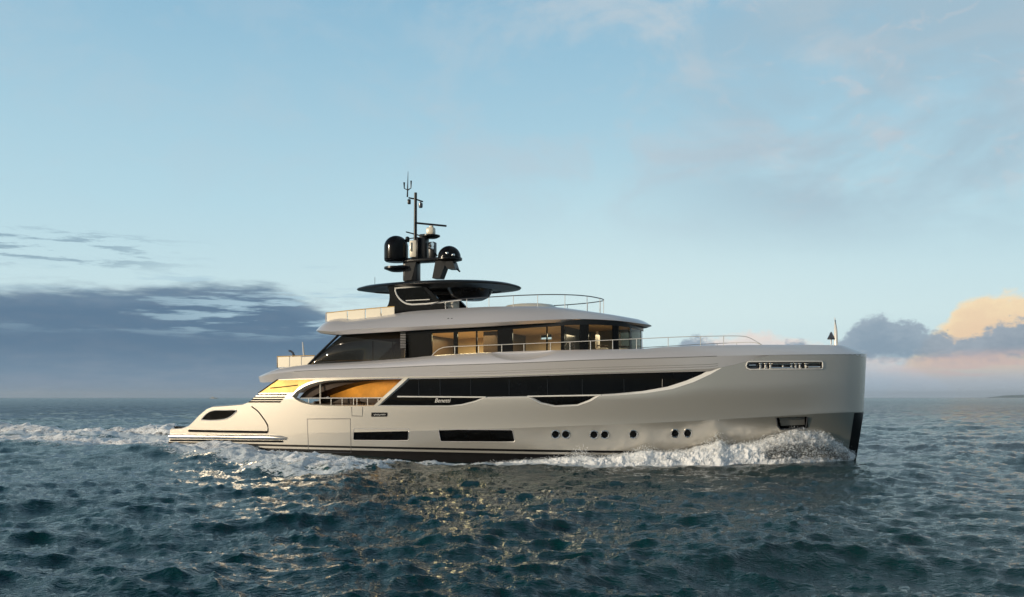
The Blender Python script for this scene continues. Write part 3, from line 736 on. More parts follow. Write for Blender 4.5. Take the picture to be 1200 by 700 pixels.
n = 60; X_ = [xa_h+(XF-xa_h)*math.sin(math.pi/2*i/n)*.995 for i in range(n+1)]
cl.grid([[(x, -hbH(x, .12), ztop(x)-.06) for x in X_], [(x, hbH(x, .12), ztop(x)-.06) for x in X_]]); cl.obj('house_ceiling', M['beige'], yacht)
fl_ = MB(); fl_.grid([[(x, -hbH(x, .12), zf+.05) for x in X_], [(x, hbH(x, .12), zf+.05) for x in X_]]); fl_.obj('house_floor', M['teak'], yacht, smooth_=False)
# smoked windscreen round the aft end of the upper deck
hb35 = lambda x: 3.5
q = [on(p, y, hb35) for p, y in ((361, 428.5), (380, 409.5), (397, 393), (400, 391.5), (474, 387.5), (474, 421.5), (420, 426))]
bot_ = sgrow([on(p, y, hb35) for p, y in ((361, 428.5), (376, 428), (400, 427), (430, 425), (474, 421.5))], 5); top_ = sgrow([on(p, y, hb35) for p, y in ((398, 392.4), (410, 391), (430, 389.8), (450, 388.8), (474, 387.3))], 5)
ws = MB(); rows = []
for k in range(11):
    f = k/10; rows.append([(a[0]+(b_[0]-a[0])*f, (a[1]+(b_[1]-a[1])*f)-.22*math.sin(math.pi*f)*math.sin(math.pi*min(1, i_/14))+.30*f*f, a[2]+(b_[2]-a[2])*f) for i_, (a, b_) in enumerate(zip(bot_, top_))])
ws.grid(rows); ws.grid([[(x, -y, z) for x, y, z in r] for r in rows]); wso = islands(ws, 'aft_windscreen', M['tint'], yacht)[0]
e = MB()
for s in (1, -1): e.tube([(x, y*s, z) for x, y, z in [on(p, y, hb35) for p, y in ((360, 429), (379, 410), (396.5, 393))]], .07, 8)
islands(e, 'windscreen_edge', M['carbon'], wso)
for px_, a, b in ((437, 400, 416), (460, 401, 417)):
    t = MB(); p0, p1 = on(px_, a, lambda x: 3.1), on(px_, b+6, lambda x: 3.1); t.tube([p0, p1], .035, 8); t.obj('deck_pole', M['white'], yacht)
dg_ = MB()
for k in range(16):
    p = on(472.5, 390.5+k*1.9, lambda x: 3.42); dg_.box(p[0]-.16, p[0]+.16, p[1]-.03, p[1], p[2]-.02, p[2]+.02)
dg_.obj('vent_grille', M['dsteel'], yacht, smooth_=False)
# aft upper deck glass panels and rail
hbA = lambda x: 3.2
for a, b in ((325, 339), (339.6, 353), (353.6, 368)):
    p0, p1 = on(a, 418.6, hbA), on(b, 417.8, hbA); q0, q1 = on(a, 431, hbA), on(b, 430, hbA)
    t = MB(); t.add([p0, p1, q1, q0], [(0, 1, 2, 3)]); t.add([(v[0], v[1]+.03, v[2]) for v in (p0, p1, q1, q0)], [(0, 1, 2, 3)]); t.obj('deck_screen', M['cream'], yacht, smooth_=False)
t = MB(); L_ = [on(p, y, hbA) for p, y in ((325, 431), (325, 418), (346, 417.4), (369, 417))]; t.tube(L_, .03, 6); t.tube([(x, -y, z) for x, y, z in L_], .03, 6)
t.tube([L_[1], (L_[1][0]-.3, L_[1][1]+.5, L_[1][2]), (L_[1][0]-.3, -L_[1][1]-.5, L_[1][2]), (L_[1][0], -L_[1][1], L_[1][2])], .03, 6); t.obj('aft_rail', M['wood'], yacht)
t = MB(); t.tube([on(p, y, lambda x: 2.6) for p, y in ((344.5, 418), (343.5, 414), (341, 411.8), (338.5, 411.2))], .05, 8, radii=[.09, .07, .06, .05]); t.obj('deck_lamp', M['dsteel'], yacht)
t = MB(); t.tube([on(p, y, lambda x: 1.4) for p, y in ((356.3, 418), (354.6, 401))], .035, 8, radii=[.06, .03]); t.obj('ensign_staff', M['white'], yacht)
# --- sun deck
hbS = lambda x: 3.0
zs = zof(*on(520, 362.4, hbS)[:2], 363)
for a, b, ya, yb in ((383, 406.5, 367, 364.6), (407.5, 427.5, 364.4, 362.4), (428.6, 446, 362.3, 360.9), (447, 462, 360.8, 359.6)):
    p0, p1 = on(a, ya, hbS), on(b, yb, hbS); q0, q1 = on(a, 384-(a-383)*.2, hbS), on(b, 384-(b-383)*.2, hbS)
    t = MB(); t.add([p0, p1, q1, q0]+[(v[0], v[1]+.04, v[2]) for v in (p0, p1, q1, q0)], [(0, 1, 2, 3), (7, 6, 5, 4), (0, 4, 5, 1), (1, 5, 6, 2), (3, 2, 6, 7), (0, 3, 7, 4)]); t.obj('sun_deck_screen', M['cream'], yacht, smooth_=False)
t = MB(); L_ = [on(p, y, hbS) for p, y in ((382, 383), (382, 367), (407, 364.2), (447, 360.6), (462, 359.4))]; t.tube(L_, .025, 6); t.tube([(x, -y, z) for x, y, z in L_], .025, 6); t.tube([L_[1], (L_[1][0], -L_[1][1], L_[1][2])], .025, 6); t.obj('sun_deck_rail', M['wood'], yacht)
XSF = solvex(706, lambda x: 0.0)
def hbSR(x): return se(x, XSF, XSF-3.6, -99, -100, 2.75, 2.0)
sp_ = [(505, 357.6), (512, 355), (520, 353.2), (540, 350.8), (560, 349.2), (600, 346.8), (640, 345.4), (670, 345.8), (690, 347.4), (703, 349.8)]
X_, Z_ = zline(sgrow(sp_, 4), hbSR); xs0 = X_[0]
pts = [(x, -hbSR(x)) for x in [xs0+(XSF-xs0)*math.sin(math.pi/2*i/60) for i in range(61)]]
cv = [(x, y, float(np.interp(x, X_, Z_))) for x, y in pts]; cvm = [(x, -y, z) for x, y, z in cv]
t = MB(); t.tube(cv+cvm[::-1][1:], .028, 6); sr = t.obj('sun_deck_rail', M['dsteel'], yacht)
t = MB()
for px_ in (522, 547, 573, 601.5, 630, 662, 688, 703):
    x = solvex(px_, hbSR); z = float(np.interp(x, X_, Z_))
    for s in (-1, 1): t.tube([(x, s*hbSR(x), z), (x, s*hbSR(x), z-1.15)], .018, 6)
islands(t, 'rail_post', M['rail'], sr)
t = MB(); c0 = on(615, 364, lambda x: 0.8); t.lathe((c0[0], 0, c0[2]-.3), [(0, .72), (.8, .71), (1.3, .64), (1.6, .45), (1.65, -.3)], 36, 1.0, .75); t.obj('spa_pool', M['cream'], yacht)
# hardtop on its arch
HA, HF_ = solvex(419.5, lambda x: 0.0), solvex(607.5, lambda x: 0.0)
def disc(ins, W=2.7, n=120):
    P = []; xm = (HA+HF_)/2+1.5
    for i in range(n):
        a = 2*math.pi*i/n; c_, s = math.cos(a), math.sin(a); L = (HF_-xm-ins) if c_ > 0 else (xm-HA-ins)
        ex_ = 2.2 if c_ > 0 else 1.7; P.append((xm+L*math.copysign(abs(c_)**(2/ex_), c_), (W-ins*.8)*math.copysign(abs(s)**(2/ex_), s)))
    return P
zh0 = zof(HA, 0, 340); zh1 = zof(HF_, 0, 335.6); zh = lambda x: zh0+(zh1-zh0)*(x-HA)/(HF_-HA)
def drow(ins, dz_): return [(x, y, zh(x)+dz_) for x, y in disc(ins)]
t = MB(); t.grid([drow(.0, .0), drow(.06, .05), drow(.4, .14), drow(1.6, .24), drow(2.6, .26)], close=True); t.grid([drow(0, 0), drow(.05, -.06), drow(.4, -.11), drow(1.1, -.20), drow(1.15, -.14), drow(2.6, -.14)], close=True)
hdt = t.obj('hardtop', M['carbon'], yacht)
c0 = on(551, 345, lambda x: 0.0); t = MB(); t.lathe((c0[0], 0, c0[2]+.15), [(0, -.48), (.7, -.46), (1.0, -.3), (1.25, .1), (1.3, .2)], 30, 1.0, 1.3); t.obj('ceiling_pod', M['black'], hdt)
AW = 1.95; hbW = lambda x: AW
def pl2(pts, w=AW): return [(lambda q: (q[0], q[2]))(on(p, y, lambda x: w)) for p, y in pts]
fin = pl2(sgrow([(453, 333), (455.6, 341), (456.4, 349), (454.8, 357), (450, 364), (443, 371)], 4)+[(480, 369), (524, 366), (524, 362), (510, 347), (497, 334)])
for s in (-1, 1):
    t = MB(); t.prism(fin, s*AW, s*(AW-.22)); ao = t.obj('hardtop_arch', M['black'], yacht, smooth_=False)
    if s < 0:
        wi = pl2(sgrow([(464.5, 339.5), (466.4, 344.5), (470, 349.5), (476, 353.8), (484, 355)], 4)+[(503, 353.4), (507, 351), (495, 336.8)])
        t = MB(); t.prism(wi, -AW-.012, -AW-.002); t.obj('arch_window', M['dglass'], ao, smooth_=False)
        t = MB(); t.tube([(p[0], -AW-.03, p[1]) for p in pl2([(495, 335.4)]+sgrow([(463, 338.2), (465, 345), (469, 350.8), (475.5, 355.6), (483, 357.2)], 4)+[(500, 356.4), (520, 354.2), (541, 351.6)])], .05, 8)
        t.tube([(p[0], -AW-.03, p[1]) for p in pl2([(476, 352.6), (504, 351.2)])], .03, 6); t.obj('arch_trim', M['white'], ao)
q0 = [on(px_, py_, lambda x: 3.72) for px_, py_ in ((524.5, 374.6), (526, 373.6), (528, 374.6), (530, 373.6), (532, 374.2))]
t = MB(); t.tube([(x, y-.06, z) for x, y, z in q0], .03, 5); t.obj('roof_emblem', M['carbon'], roof)
# mast
K = lambda px_, py_, hb=0.0: on(px_, py_, lambda x: hb)
pm = .0482
mast = MB()
p = K(487, 318); zt0 = K(487, 329)[2]
mast.rbox(((K(482, 318)[0]+K(472, 318)[0])/2+.3, 0, (K(0+482, 304)[2]+zt0)/2), (.9, .55, K(482, 304)[2]-zt0+.1), .08)
mast.rbox((K(497, 290)[0], 0, (K(497, 275)[2]+K(497, 305)[2])/2), (.42, .5, K(497, 275)[2]-K(497, 305)[2]), .06)
mast.rbox((K(493, 290)[0], 0, (K(497, 278)[2]+K(497, 305)[2])/2), (.1, .9, K(497, 280)[2]-K(497, 305)[2]), .03)
mast.rbox((K(507, 290)[0], 0, (K(507, 284)[2]+K(507, 305)[2])/2), (.35, .4, K(507, 284)[2]-K(507, 305)[2]), .05)
mast.rbox((K(500, 305.5)[0], 0, K(500, 305.5)[2]), (2.5, .8, .2), .08)
for a, b in (((519, 306), (513, 327)), ((526, 307), (531, 316)), ((484, 305), (480, 329))):
    mast.prism([(lambda q: (q[0], q[2]))(K(*v)) for v in ((a[0]-6, a[1]), (a[0]+7, a[1]), (b[0]+5, b[1]), (b[0]-4, b[1]))], -.3, .3)
mast.tube([K(531, 307), K(534, 314), K(539, 318.5)], .05, 6); mast.tube([K(512, 300), K(502, 285)], .05, 6)
mo = mast.obj('radar_mast', M['carbon'], yacht, angle=30)
def mpart(name, mb, m_): return mb.obj(name, m_, mo, angle=40)
c0 = K(464.3, 307, .2); r0 = 14.2*pm
mpart('radome', MB().lathe(c0, [(0, 0), (r0*.86, 0), (r0*.97, .06), (r0, .16), (r0, .85)]+[(r0*math.cos(a), .85+r0*.92*math.sin(a)) for a in np.linspace(.1, math.pi/2, 10)], 36), M['black'])
mpart('radome_platform', MB().lathe(K(465, 318, .2), [(0, -.04), (.35, -.02), (.72, .12), (.72, .22), (0, .26)], 30).rbox((K(476, 314)[0], .0, K(476, 314)[2]), (.9, .6, .26), .06), M['carbon'])
c0 = K(526.5, 304, .0); r1 = 13.4*pm
mpart('radome', MB().lathe(c0, [(r1*1.12, 0), (r1*1.12, .06), (r1, .1)]+[(r1*math.cos(a), .1+r1*math.sin(a)) for a in np.linspace(.02, math.pi/2, 12)], 36), M['black'])
mpart('radome_platform', MB().lathe(c0, [(0, -.16), (.4, -.14), (r1*1.12, -.05), (r1*1.12, 0), (0, 0)], 30), M['carbon'])
for px_, py_ in ((524, 297), (531, 299)):
    c0 = K(px_, py_, .56); mpart('search_light', MB().lathe(c0, [(0, -.09), (.08, -.06), (.1, 0), (.08, .06), (0, .09)], 12), M['steel'])
mpart('mast_pole', MB().tube([K(486.6, 306), K(487, 226)], .06, 10, radii=[.105, .085]), M['carbon'])
mpart('cross_arm', MB().tube([K(479, 232), K(487, 233.6), K(495.5, 236.5)], .045, 6), M['carbon'])
mpart('deck_light', MB().rbox(K(479.5, 236.6), (.16, .16, .28), .03), M['carbon'])
mpart('cross_arm', MB().tube([K(476, 272), K(495, 277)], .04, 6), M['carbon'])
mpart('navigation_light', MB().lathe(K(493, 244), [(0, 0), (.1, .02), (.12, .1), (.12, .26), (.05, .3), (.03, .42), (0, .42)], 14), M['dsteel'])
mpart('whip_antenna', MB().tube([K(477.4, 231), K(478.2, 201)], .02, 6, radii=[.05, .012]), M['carbon'])
mpart('wind_sensor', MB().tube([K(473.6, 214), K(473.8, 221), K(478, 223), K(481.6, 220.5), K(481.8, 212)], .03, 6, radii=[.06, .03, .035, .03, .05]), M['carbon'])
c0 = K(505, 275, 0); mpart('radar_pedestal', MB().rbox((c0[0], 0, c0[2]+.19), (.46, .4, .42), .09).rbox((c0[0]+.03, 0, c0[2]+.44), (.2, .2, .1), .03), M['cream'])
a, b = K(487.5, 261.5), K(523, 265)
mpart('radar_scanner', MB().tube([a, b], .055, 8), M['carbon'])
c0 = K(505, 277); mpart('radar_shelf', MB().lathe((c0[0], 0, c0[2]-.08), [(0, -.05), (.35, -.03), (.52, .06), (.52, .12), (0, .14)], 26), M['carbon'])
c0 = K(485, 292, .25); mpart('equipment_rack', MB().rbox((c0[0], c0[1], c0[2]), (.42, .3, .95), .04).rbox((c0[0]-.1, c0[1]-.18, c0[2]+.1), (.08, .08, .5), .02), M['cream'])
c0 = K(504, 287, .3); mpart('horn', MB().tube([(c0[0]-.15, c0[1], c0[2]), (c0[0]+.2, c0[1]-.1, c0[2])], .05, 10, radii=[.03, .13]).tube([(c0[0]-.15, c0[1], c0[2]-.2), (c0[0]+.2, c0[1]-.1, c0[2]-.2)], .05, 10, radii=[.03, .11]), M['steel'])
c0 = K(477.5, 280); mpart('camera_dome', MB().lathe(c0, [(0, -.2), (.1, -.18), (.13, -.05), (.1, .1), (0, .14)], 14).tube([c0, K(486, 279)], .03, 6), M['carbon'])
mpart('whip_antenna', MB().tube([K(439.3, 335, 1), K(439.3, 325, 1)], .012, 5), M['carbon'])
# foredeck fittings
js = MB().tube([K(979.8, 405), K(979.3, 388), K(978.6, 375)], .03, 8, radii=[.10, .08, .03]).tube([K(978.6, 375), K(978.2, 372.4)], .02, 6); js.obj('jackstaff', M['white'], yacht)
c0 = K(974, 404); bl = MB().tube([c0, (c0[0], c0[1], c0[2]+.45)], .03, 8); bl.lathe((c0[0], c0[1], c0[2]+.25), [(0, 0), (.17, 0), (.18, .05), (.10, .2), (.06, .3), (.02, .36), (0, .37)], 16); bl.obj('ship_bell', M['dsteel'], yacht)
# --- main deck cockpit behind the arch
x0, x1 = Bp[0][0]-4.5, solvex(500, HU); ZD = 2.15
MB().add([(x0, -3.6, ZD), (x1, -3.75, ZD), (x1, 3.75, ZD), (x0, 3.6, ZD)], [(0, 1, 2, 3)]).obj('main_deck', M['teak'], yacht, smooth_=False)
xa1, xb1 = on(388, 450, lambda x: 1.4)[0], on(476, 450, lambda x: 1.4)[0]
wl = MB(); wl.box(xa1, xb1+1.5, -1.5, -1.35, ZD, 4.0); wl.obj('saloon_wall', M['wood'], yacht, smooth_=False)
wl = MB(); wl.box(xb1+.9, xb1+1.0, -3.5, 3.5, ZD, 4.0); wl.obj('saloon_wall', M['wood'], yacht, smooth_=False)
wl = MB(); wl.box(xa1-.12, xa1-.02, -1.5, 3.6, ZD, 4.0); wl.obj('saloon_door', M['dglass'], yacht, smooth_=False)
SGN[0] = 1; cr = MB()
top_ = [hull_pt(*t, -.3) for t in hp(lerp_line([(349, 466.6), (400, 466.4), (452, 466)], 8))]; cr.tube(top_, .028, 6); cro = cr.obj('cockpit_rail', M['rail'], yacht)
cr = MB()
for px_ in (358, 371.5, 384.5, 397.5, 411, 415, 427.5, 440):
    a, b = (hull_pt(*t, -.3) for t in hp([(px_, 466.3), (px_, 477.5)])); cr.tube([a, b], .018, 6)
islands(cr, 'rail_post', M['rail'], cro)
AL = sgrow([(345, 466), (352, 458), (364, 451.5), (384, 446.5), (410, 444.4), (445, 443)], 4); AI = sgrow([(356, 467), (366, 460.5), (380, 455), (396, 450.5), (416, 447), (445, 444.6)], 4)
SGN[0] = 1; al = MB(); al.grid([[hull_pt(*t, -.45) for t in hp(AL)], [hull_pt(*t, -.5) for t in hp(AI)], [hull_pt(*t, -1.6) for t in hp(AI)]]); al.obj('dark_arc_panel', M['brown'], yacht)  # added brown panel that draws the dark arc inside the opening
cr = MB(); a = MB(); cr.tube([hull_pt(*t, -.32) for t in hp([(371.5, 447.5), (371.5, 466)])], .04, 6); cr.obj('cockpit_stanchion', M['cream'], yacht)

# ------------------------------------------------------------------ furniture aboard (loose things)
def at(px_, hb, z): x = solvex(px_, lambda x: hb); X_, Y_ = wxy(x, -hb); return (X_, Y_, z)
def sofa(px_, hb, z, label, L=2.0, back=1, m_='brown', rz=0.0, grp=None):
    t = empty('sofa', at(px_, hb, z), -TH+rz); tag(t, label, 'sofa', grp)
    MB().rbox((0, 0, .22), (L, .85, .3), .05).obj('sofa_base', M[m_], t)
    for k in (-1, 1): MB().rbox((k*L/4, -.04, .44), (L/2-.03, .7, .16), .06, seg=3).obj('cushion', M['fabric' if m_ == 'fabric' else 'brown'], t)
    MB().rbox((0, .36*back, .6), (L, .18, .5), .07, seg=3).obj('backrest', M[m_], t)
    for k in (-1, 1): MB().rbox((k*(L/2-.08), 0, .45), (.16, .85, .4), .05).obj('armrest', M[m_], t)
    return t
sofa(396, 3.0, 2.15, 'dark brown sofa behind the rail of the lower aft cockpit', 2.6)
sofa(431, 3.0, 2.15, 'dark brown sofa in the lower aft cockpit next to the diagonal white bar', 1.7)
sofa(527, 2.9, zf+.35, 'low dark sofa behind the first amber window of the upper saloon', 1.9, m_='brown')
sofa(567, 2.9, zf+.35, 'low dark sofa behind the third amber window of the upper saloon', 2.0, m_='brown')
sofa(520, 1.2, zs-.12, 'white sofa on the sun deck beside the black hardtop arch', 1.5, m_='fabric')
def dtable(px_, hb, z, label):
    t = empty('dining_table', at(px_, hb, z), -TH); tag(t, label, 'table')
    MB().rbox((0, 0, .74), (2.2, 1.0, .05), .02).obj('tabletop', M['brown'], t)
    for k in (-.7, .7): MB().lathe((k, 0, 0), [(.22, 0), (.22, .03), (.05, .08), (.05, .7), (.12, .72)], 16).obj('leg', M['dsteel'], t)
dtable(636, 1.6, zf+.2, 'dark table behind the wide wheelhouse window')
t = empty('bottle_vase', at(628, 1.6, zf+.97), 0); tag(t, 'slim dark vase standing on the table behind the wide wheelhouse window', 'vase')
MB().lathe((0, 0, 0), [(0, 0), (.09, 0), (.12, .12), (.05, .24), (.03, .4), (.04, .42)], 14).obj('vase_body', M['brown'], t)
def chair(px_, hb, z, label, grp=None, m_='fabric'):
    t = empty('helm_chair', at(px_, hb, z), -TH); tag(t, label, 'chair', grp)
    MB().lathe((0, 0, 0), [(.26, 0), (.26, .03), (.06, .07), (.05, .55), (.12, .6)], 16).obj('pedestal', M['dsteel'], t)
    MB().rbox((0, 0, .66), (.52, .52, .14), .05, seg=3).obj('seat', M[m_], t)
    MB().rbox((-.25, 0, 1.05), (.13, .5, .72), .05, seg=3).obj('backrest', M[m_], t)
    for s in (-1, 1): MB().rbox((0, s*.29, .84), (.42, .07, .06), .02).obj('armrest', M['brown'], t)
    MB().rbox((-.26, 0, 1.5), (.1, .3, .2), .04, seg=3).obj('headrest', M[m_], t)
chair(706, 1.3, zf+.75, 'white helm chair behind the curved forward window of the wheelhouse')
chair(731, .3, zf+.75, 'white helm chair farthest forward behind the narrow windscreen pane')
t = empty('steering_wheel', at(668, 2.7, zf+1.45), -TH); tag(t, 'dark ring-shaped steering wheel seen through the square wheelhouse window', 'wheel')
ring = [(.26*math.cos(a), 0, .26*math.sin(a)) for a in np.linspace(0, 2*math.pi, 25)]
MB().tube(ring, .025, 8).obj('rim', M['dsteel'], t)
for a in (0, 2.1, 4.2): MB().tube([(0, 0, 0), (.26*math.cos(a), 0, .26*math.sin(a))], .018, 6).obj('spoke', M['dsteel'], t)
MB().tube([(0, 0, 0), (0, .25, -.15), (0, .3, -.7)], .04, 8).obj('column', M['dsteel'], t)
# unseen area lights added to warm the cabin and cockpit
def lamp(px_, hb, z, e, colr, sx, sy):
    l_ = bpy.data.lights.new('interior_fill', 'AREA'); l_.energy = e; l_.color = colr; l_.shape = 'RECTANGLE'; l_.size = sx; l_.size_y = sy
    o = bpy.data.objects.new('interior_fill', l_); col.objects.link(o); o.location = at(px_, hb, z); o.rotation_euler = (0, 0, -TH); return o
lamp(526, .6, 6.32, 240, (1, .80, .44), 1.8, 4.4); lamp(567, .6, 6.32, 260, (1, .80, .44), 1.8, 4.4)
lamp(632, .6, 6.3, 190, (1, .86, .60), 2.6, 4.4); lamp(668, .8, 6.28, 90, (1, .8, .5), 1.2, 2.4); lamp(708, .6, 6.2, 40, (1, .85, .6), 1.2, 2.4)
lamp(425, 2.5, 3.9, 65, (1, .60, .20), 4.0, 1.2)

# ------------------------------------------------------------------ sea
def ocean_tile(N, L, lam, hs, wind, spread, cut, seed):
    g_ = np.random.default_rng(seed); k1 = 2*np.pi*np.fft.fftfreq(N, L/N); KX, KY = np.meshgrid(k1, k1, indexing='ij')
    k = np.hypot(KX, KY); k[0, 0] = 1; kp = 2*np.pi/lam
    Pw = np.exp(-1.25*(kp/k)**2)/k**4*np.exp(-(k*cut)**2); cs = (KX*math.cos(wind)+KY*math.sin(wind))/k
    Pw *= (np.abs(cs)**spread*.85+.15)*(k > 2*np.pi/L*1.5); Pw[0, 0] = 0
    h = np.sqrt(Pw)*(g_.normal(size=(N, N))+1j*g_.normal(size=(N, N)))
    Hh = np.fft.ifft2(h).real; sc_ = hs/4/Hh.std()
    Dx = np.fft.ifft2(1j*KX/k*h).real; Dy = np.fft.ifft2(1j*KY/k*h).real
    return Hh*sc_, Dx*sc_, Dy*sc_, L
def samp(T, x, y):
    out = []; N = T[0].shape[0]; L = T[3]; fx = (x/L % 1)*N; fy = (y/L % 1)*N
    i0 = np.floor(fx).astype(int); j0 = np.floor(fy).astype(int); a = fx-i0; b = fy-j0; i0 %= N; j0 %= N; i1 = (i0+1) % N; j1 = (j0+1) % N
    for A in T[:3]: out.append(A[i0, j0]*(1-a)*(1-b)+A[i1, j0]*a*(1-b)+A[i0, j1]*(1-a)*b+A[i1, j1]*a*b)
    return out
T1 = ocean_tile(512, 97.0, 12.5, .40, R(-62), 1, .10, 3)
T2 = ocean_tile(1024, 31.0, 1.45, .125, R(-80), 2, .016, 8)
def gpt(px_, py_, z=0.0): Y_ = (HC-z)*F/(py_-HOR); return ((px_-600)/F*Y_, Y_)
def dpoly(Xa, Ya, pts, vals):               # distance to a polyline, value along it and the signed side
    best = np.full(Xa.shape, 1e9); val = np.zeros(Xa.shape); sd = np.zeros(Xa.shape)
    for (a, b, va, vb) in zip(pts, pts[1:], vals, vals[1:]):
        dx, dy = b[0]-a[0], b[1]-a[1]; t = np.clip(((Xa-a[0])*dx+(Ya-a[1])*dy)/(dx*dx+dy*dy), 0, 1)
        d = np.hypot(Xa-a[0]-t*dx, Ya-a[1]-t*dy); m_ = d < best
        best = np.where(m_, d, best); val = np.where(m_, va+(vb-va)*t, val); sd = np.where(m_, np.sign((Xa-a[0])*dy-(Ya-a[1])*dx), sd)
    return best, val, sd
hbx = np.linspace(-19.5, 19.3, 200); hby = np.array([HB(x, 0.05) for x in hbx])
ridge = [gpt(*p) for p in ((-160, 518), (0, 523), (100, 527), (200, 533), (270, 539), (350, 547), (430, 557), (500, 566))]
rv = [.15, .22, .34, .5, .5, .34, .18, 0]
strokes = [  # (pixels on the water, half widths in metres, strength)
    ([(1004, 536), (960, 539.5), (900, 541), (840, 544.5), (780, 547), (700, 548), (620, 547.5), (560, 548)], [.3, .6, .9, 1.0, .9, .8, .6, .4], 1.0),
    ([(570, 548), (500, 549), (450, 549), (410, 550)], [.3, .5, .7, 1.3], .8),
    ([(440, 547), (395, 549), (350, 543), (300, 536), (250, 530), (200, 525), (100, 519.5), (0, 515.5), (-120, 512)], [.7, 1.9, 2.3, 2.5, 2.6, 2.4, 2.2, 2.4, 3], .92),
    ([(440, 541), (380, 537), (300, 530), (240, 526), (200, 522)], [.8, 1.6, 1.8, 1.8, 1.2], .85),
    ([(200, 517), (185, 512.5), (120, 511), (60, 509.5), (0, 508.5), (-120, 507)], [1.2, 2.6, 2.8, 2.4, 3.4, 4], 1.0),
    ([(440, 551), (380, 556), (300, 550)], [.8, 1.0, .8], .45)]
strokes = [([gpt(*p, -.3 if i_ < 2 else 0) for p in P], W_, k) for i_, (P, W_, k) in enumerate(strokes)]
def pnoise(x, y, seed, n=4, base=1.0):      # cheap value noise
    out = 0; amp = 1; tot = 0
    for o in range(n):
        g_ = np.random.default_rng(seed+o); G = g_.random((64, 64)); fx, fy = x*base*2**o, y*base*2**o
        i0 = np.floor(fx).astype(int); j0 = np.floor(fy).astype(int); a = fx-i0; b = fy-j0; a = a*a*(3-2*a); b = b*b*(3-2*b)
        s_ = lambda i, j: G[i % 64, j % 64]
        out = out+amp*(s_(i0, j0)*(1-a)*(1-b)+s_(i0+1, j0)*a*(1-b)+s_(i0, j0+1)*(1-a)*b+s_(i0+1, j0+1)*a*b); tot += amp; amp *= .55
    return out/tot
def sea_at(Xa, Ya):
    r = np.hypot(Xa, Ya)
    a = samp(T1, Xa, Ya); ca, sa = math.cos(.5), math.sin(.5); b = samp(T2, Xa*ca-Ya*sa, Xa*sa+Ya*ca)
    gust = .45+1.1*pnoise(Xa, Ya, 90, 3, .045); b = [q_*gust for q_ in b]
    f1 = np.clip(1-(r-150)/450, 0, 1); f2 = np.clip(1-(r-60)/120, 0, 1)
    xl = (Xa-OX)*ct-(Ya-OY)*st_; yl = (Xa-OX)*st_+(Ya-OY)*ct
    hb = np.interp(xl, hbx, hby); al = (xl > -19.5) & (xl < 19.3); d = np.abs(yl)-hb; d = np.where(al, d, np.hypot(np.maximum(d, 0), np.where(xl > 0, xl-19.3, -19.5-xl))); d = np.maximum(d, 0)
    calm = .25+.75*np.clip(d/5, 0, 1)
    h = (a[0]*f1+b[0]*f2)*calm; dx = 1.0*a[1]*f1*calm+.9*(b[1]*ca+b[2]*sa)*f2*calm; dy = 1.0*a[2]*f1*calm+.9*(-b[1]*sa+b[2]*ca)*f2*calm
    h -= .34*np.exp(-((xl-4.5)/9)**4)*np.exp(-(d/5)**2)
    dr, v, s_ = dpoly(Xa, Ya, ridge, rv); wd = np.where(s_ > 0, 2.4, 1.4); wd = np.where(Ya > 0, wd, 2); h += v*np.exp(-(dr/wd)**2)
    fo = np.zeros(Xa.shape)
    for P, W_, k in strokes:
        ds, wv, _ = dpoly(Xa, Ya, P, W_); fo = np.maximum(fo, k*(1-smooth(.55, 1.6, ds/np.maximum(wv, .05))))
    ds, wv, _ = dpoly(Xa, Ya, strokes[4][0], strokes[4][1]); h += .28*np.exp(-(ds/wv)**2)
    lump = pnoise(Xa, Ya, 40, 4, 1.1)-.45
    fo = fo*(.72+.7*pnoise(Xa, Ya, 60, 3, .45)); 
    h += np.clip(fo, 0, 1)*(lump*.40+(pnoise(Xa, Ya, 80, 3, 5.0)-.45)*.22)
    # a trail of thin foam inside the wake astern
    tr_ = (1-smooth(3, 8, np.abs(yl)))*smooth(-17, -22, xl)*np.exp((xl+19)/45)
    fo = np.maximum(fo, tr_*.75)
    return dx, dy, h, fo
radii = [0.3, 3.5, 6.0, 8.0]
while radii[-1] < 34000:
    r = radii[-1]; st_r = .0072*r if r < 130 else (.012*r if r < 600 else .06*r)
    radii.append(r+st_r)
ang = list(np.arange(-38, 38.01, .105)); back = list(np.arange(41, 319.1, 3.0)); ang = np.radians(np.array(ang+back)); na = len(ang)
RR, AA = np.meshgrid(np.array(radii), ang, indexing='ij'); Xg, Yg = RR*np.sin(AA), RR*np.cos(AA)
dx, dy, h, fo = sea_at(Xg, Yg)
inb = (np.abs(AA) < 5)*1.0; fade = np.where((AA > R(38.5)) & (AA < R(321.5)), .0, 1.0)*np.clip((RR-5)/4, 0, 1)
V = np.stack([Xg+dx*fade, Yg+dy*fade, h*fade], -1).reshape(-1, 3)
nr = len(radii); idx = np.arange(nr*na).reshape(nr, na); j2 = np.roll(idx, -1, axis=1)
quads = np.stack([idx[:-1], idx[1:], j2[1:], j2[:-1]], -1).reshape(-1, 4)
me = bpy.data.meshes.new('sea'); me.vertices.add(len(V)+1); me.vertices.foreach_set('co', np.vstack([V, [[0, 0, 0]]]).ravel())
tri = np.stack([idx[0], j2[0], np.full(na, len(V))], -1)
nl = quads.size+tri.size; me.loops.add(nl); me.loops.foreach_set('vertex_index', np.concatenate([quads.ravel(), tri.ravel()]))
npoly = len(quads)+len(tri); me.polygons.add(npoly)
me.polygons.foreach_set('loop_start', np.concatenate([np.arange(len(quads))*4, quads.size+np.arange(len(tri))*3]))
me.polygons.foreach_set('loop_total', np.concatenate([np.full(len(quads), 4), np.full(len(tri), 3)]))
me.update(calc_edges=True); me.validate(); me.polygons.foreach_set('use_smooth', [True]*len(me.polygons))
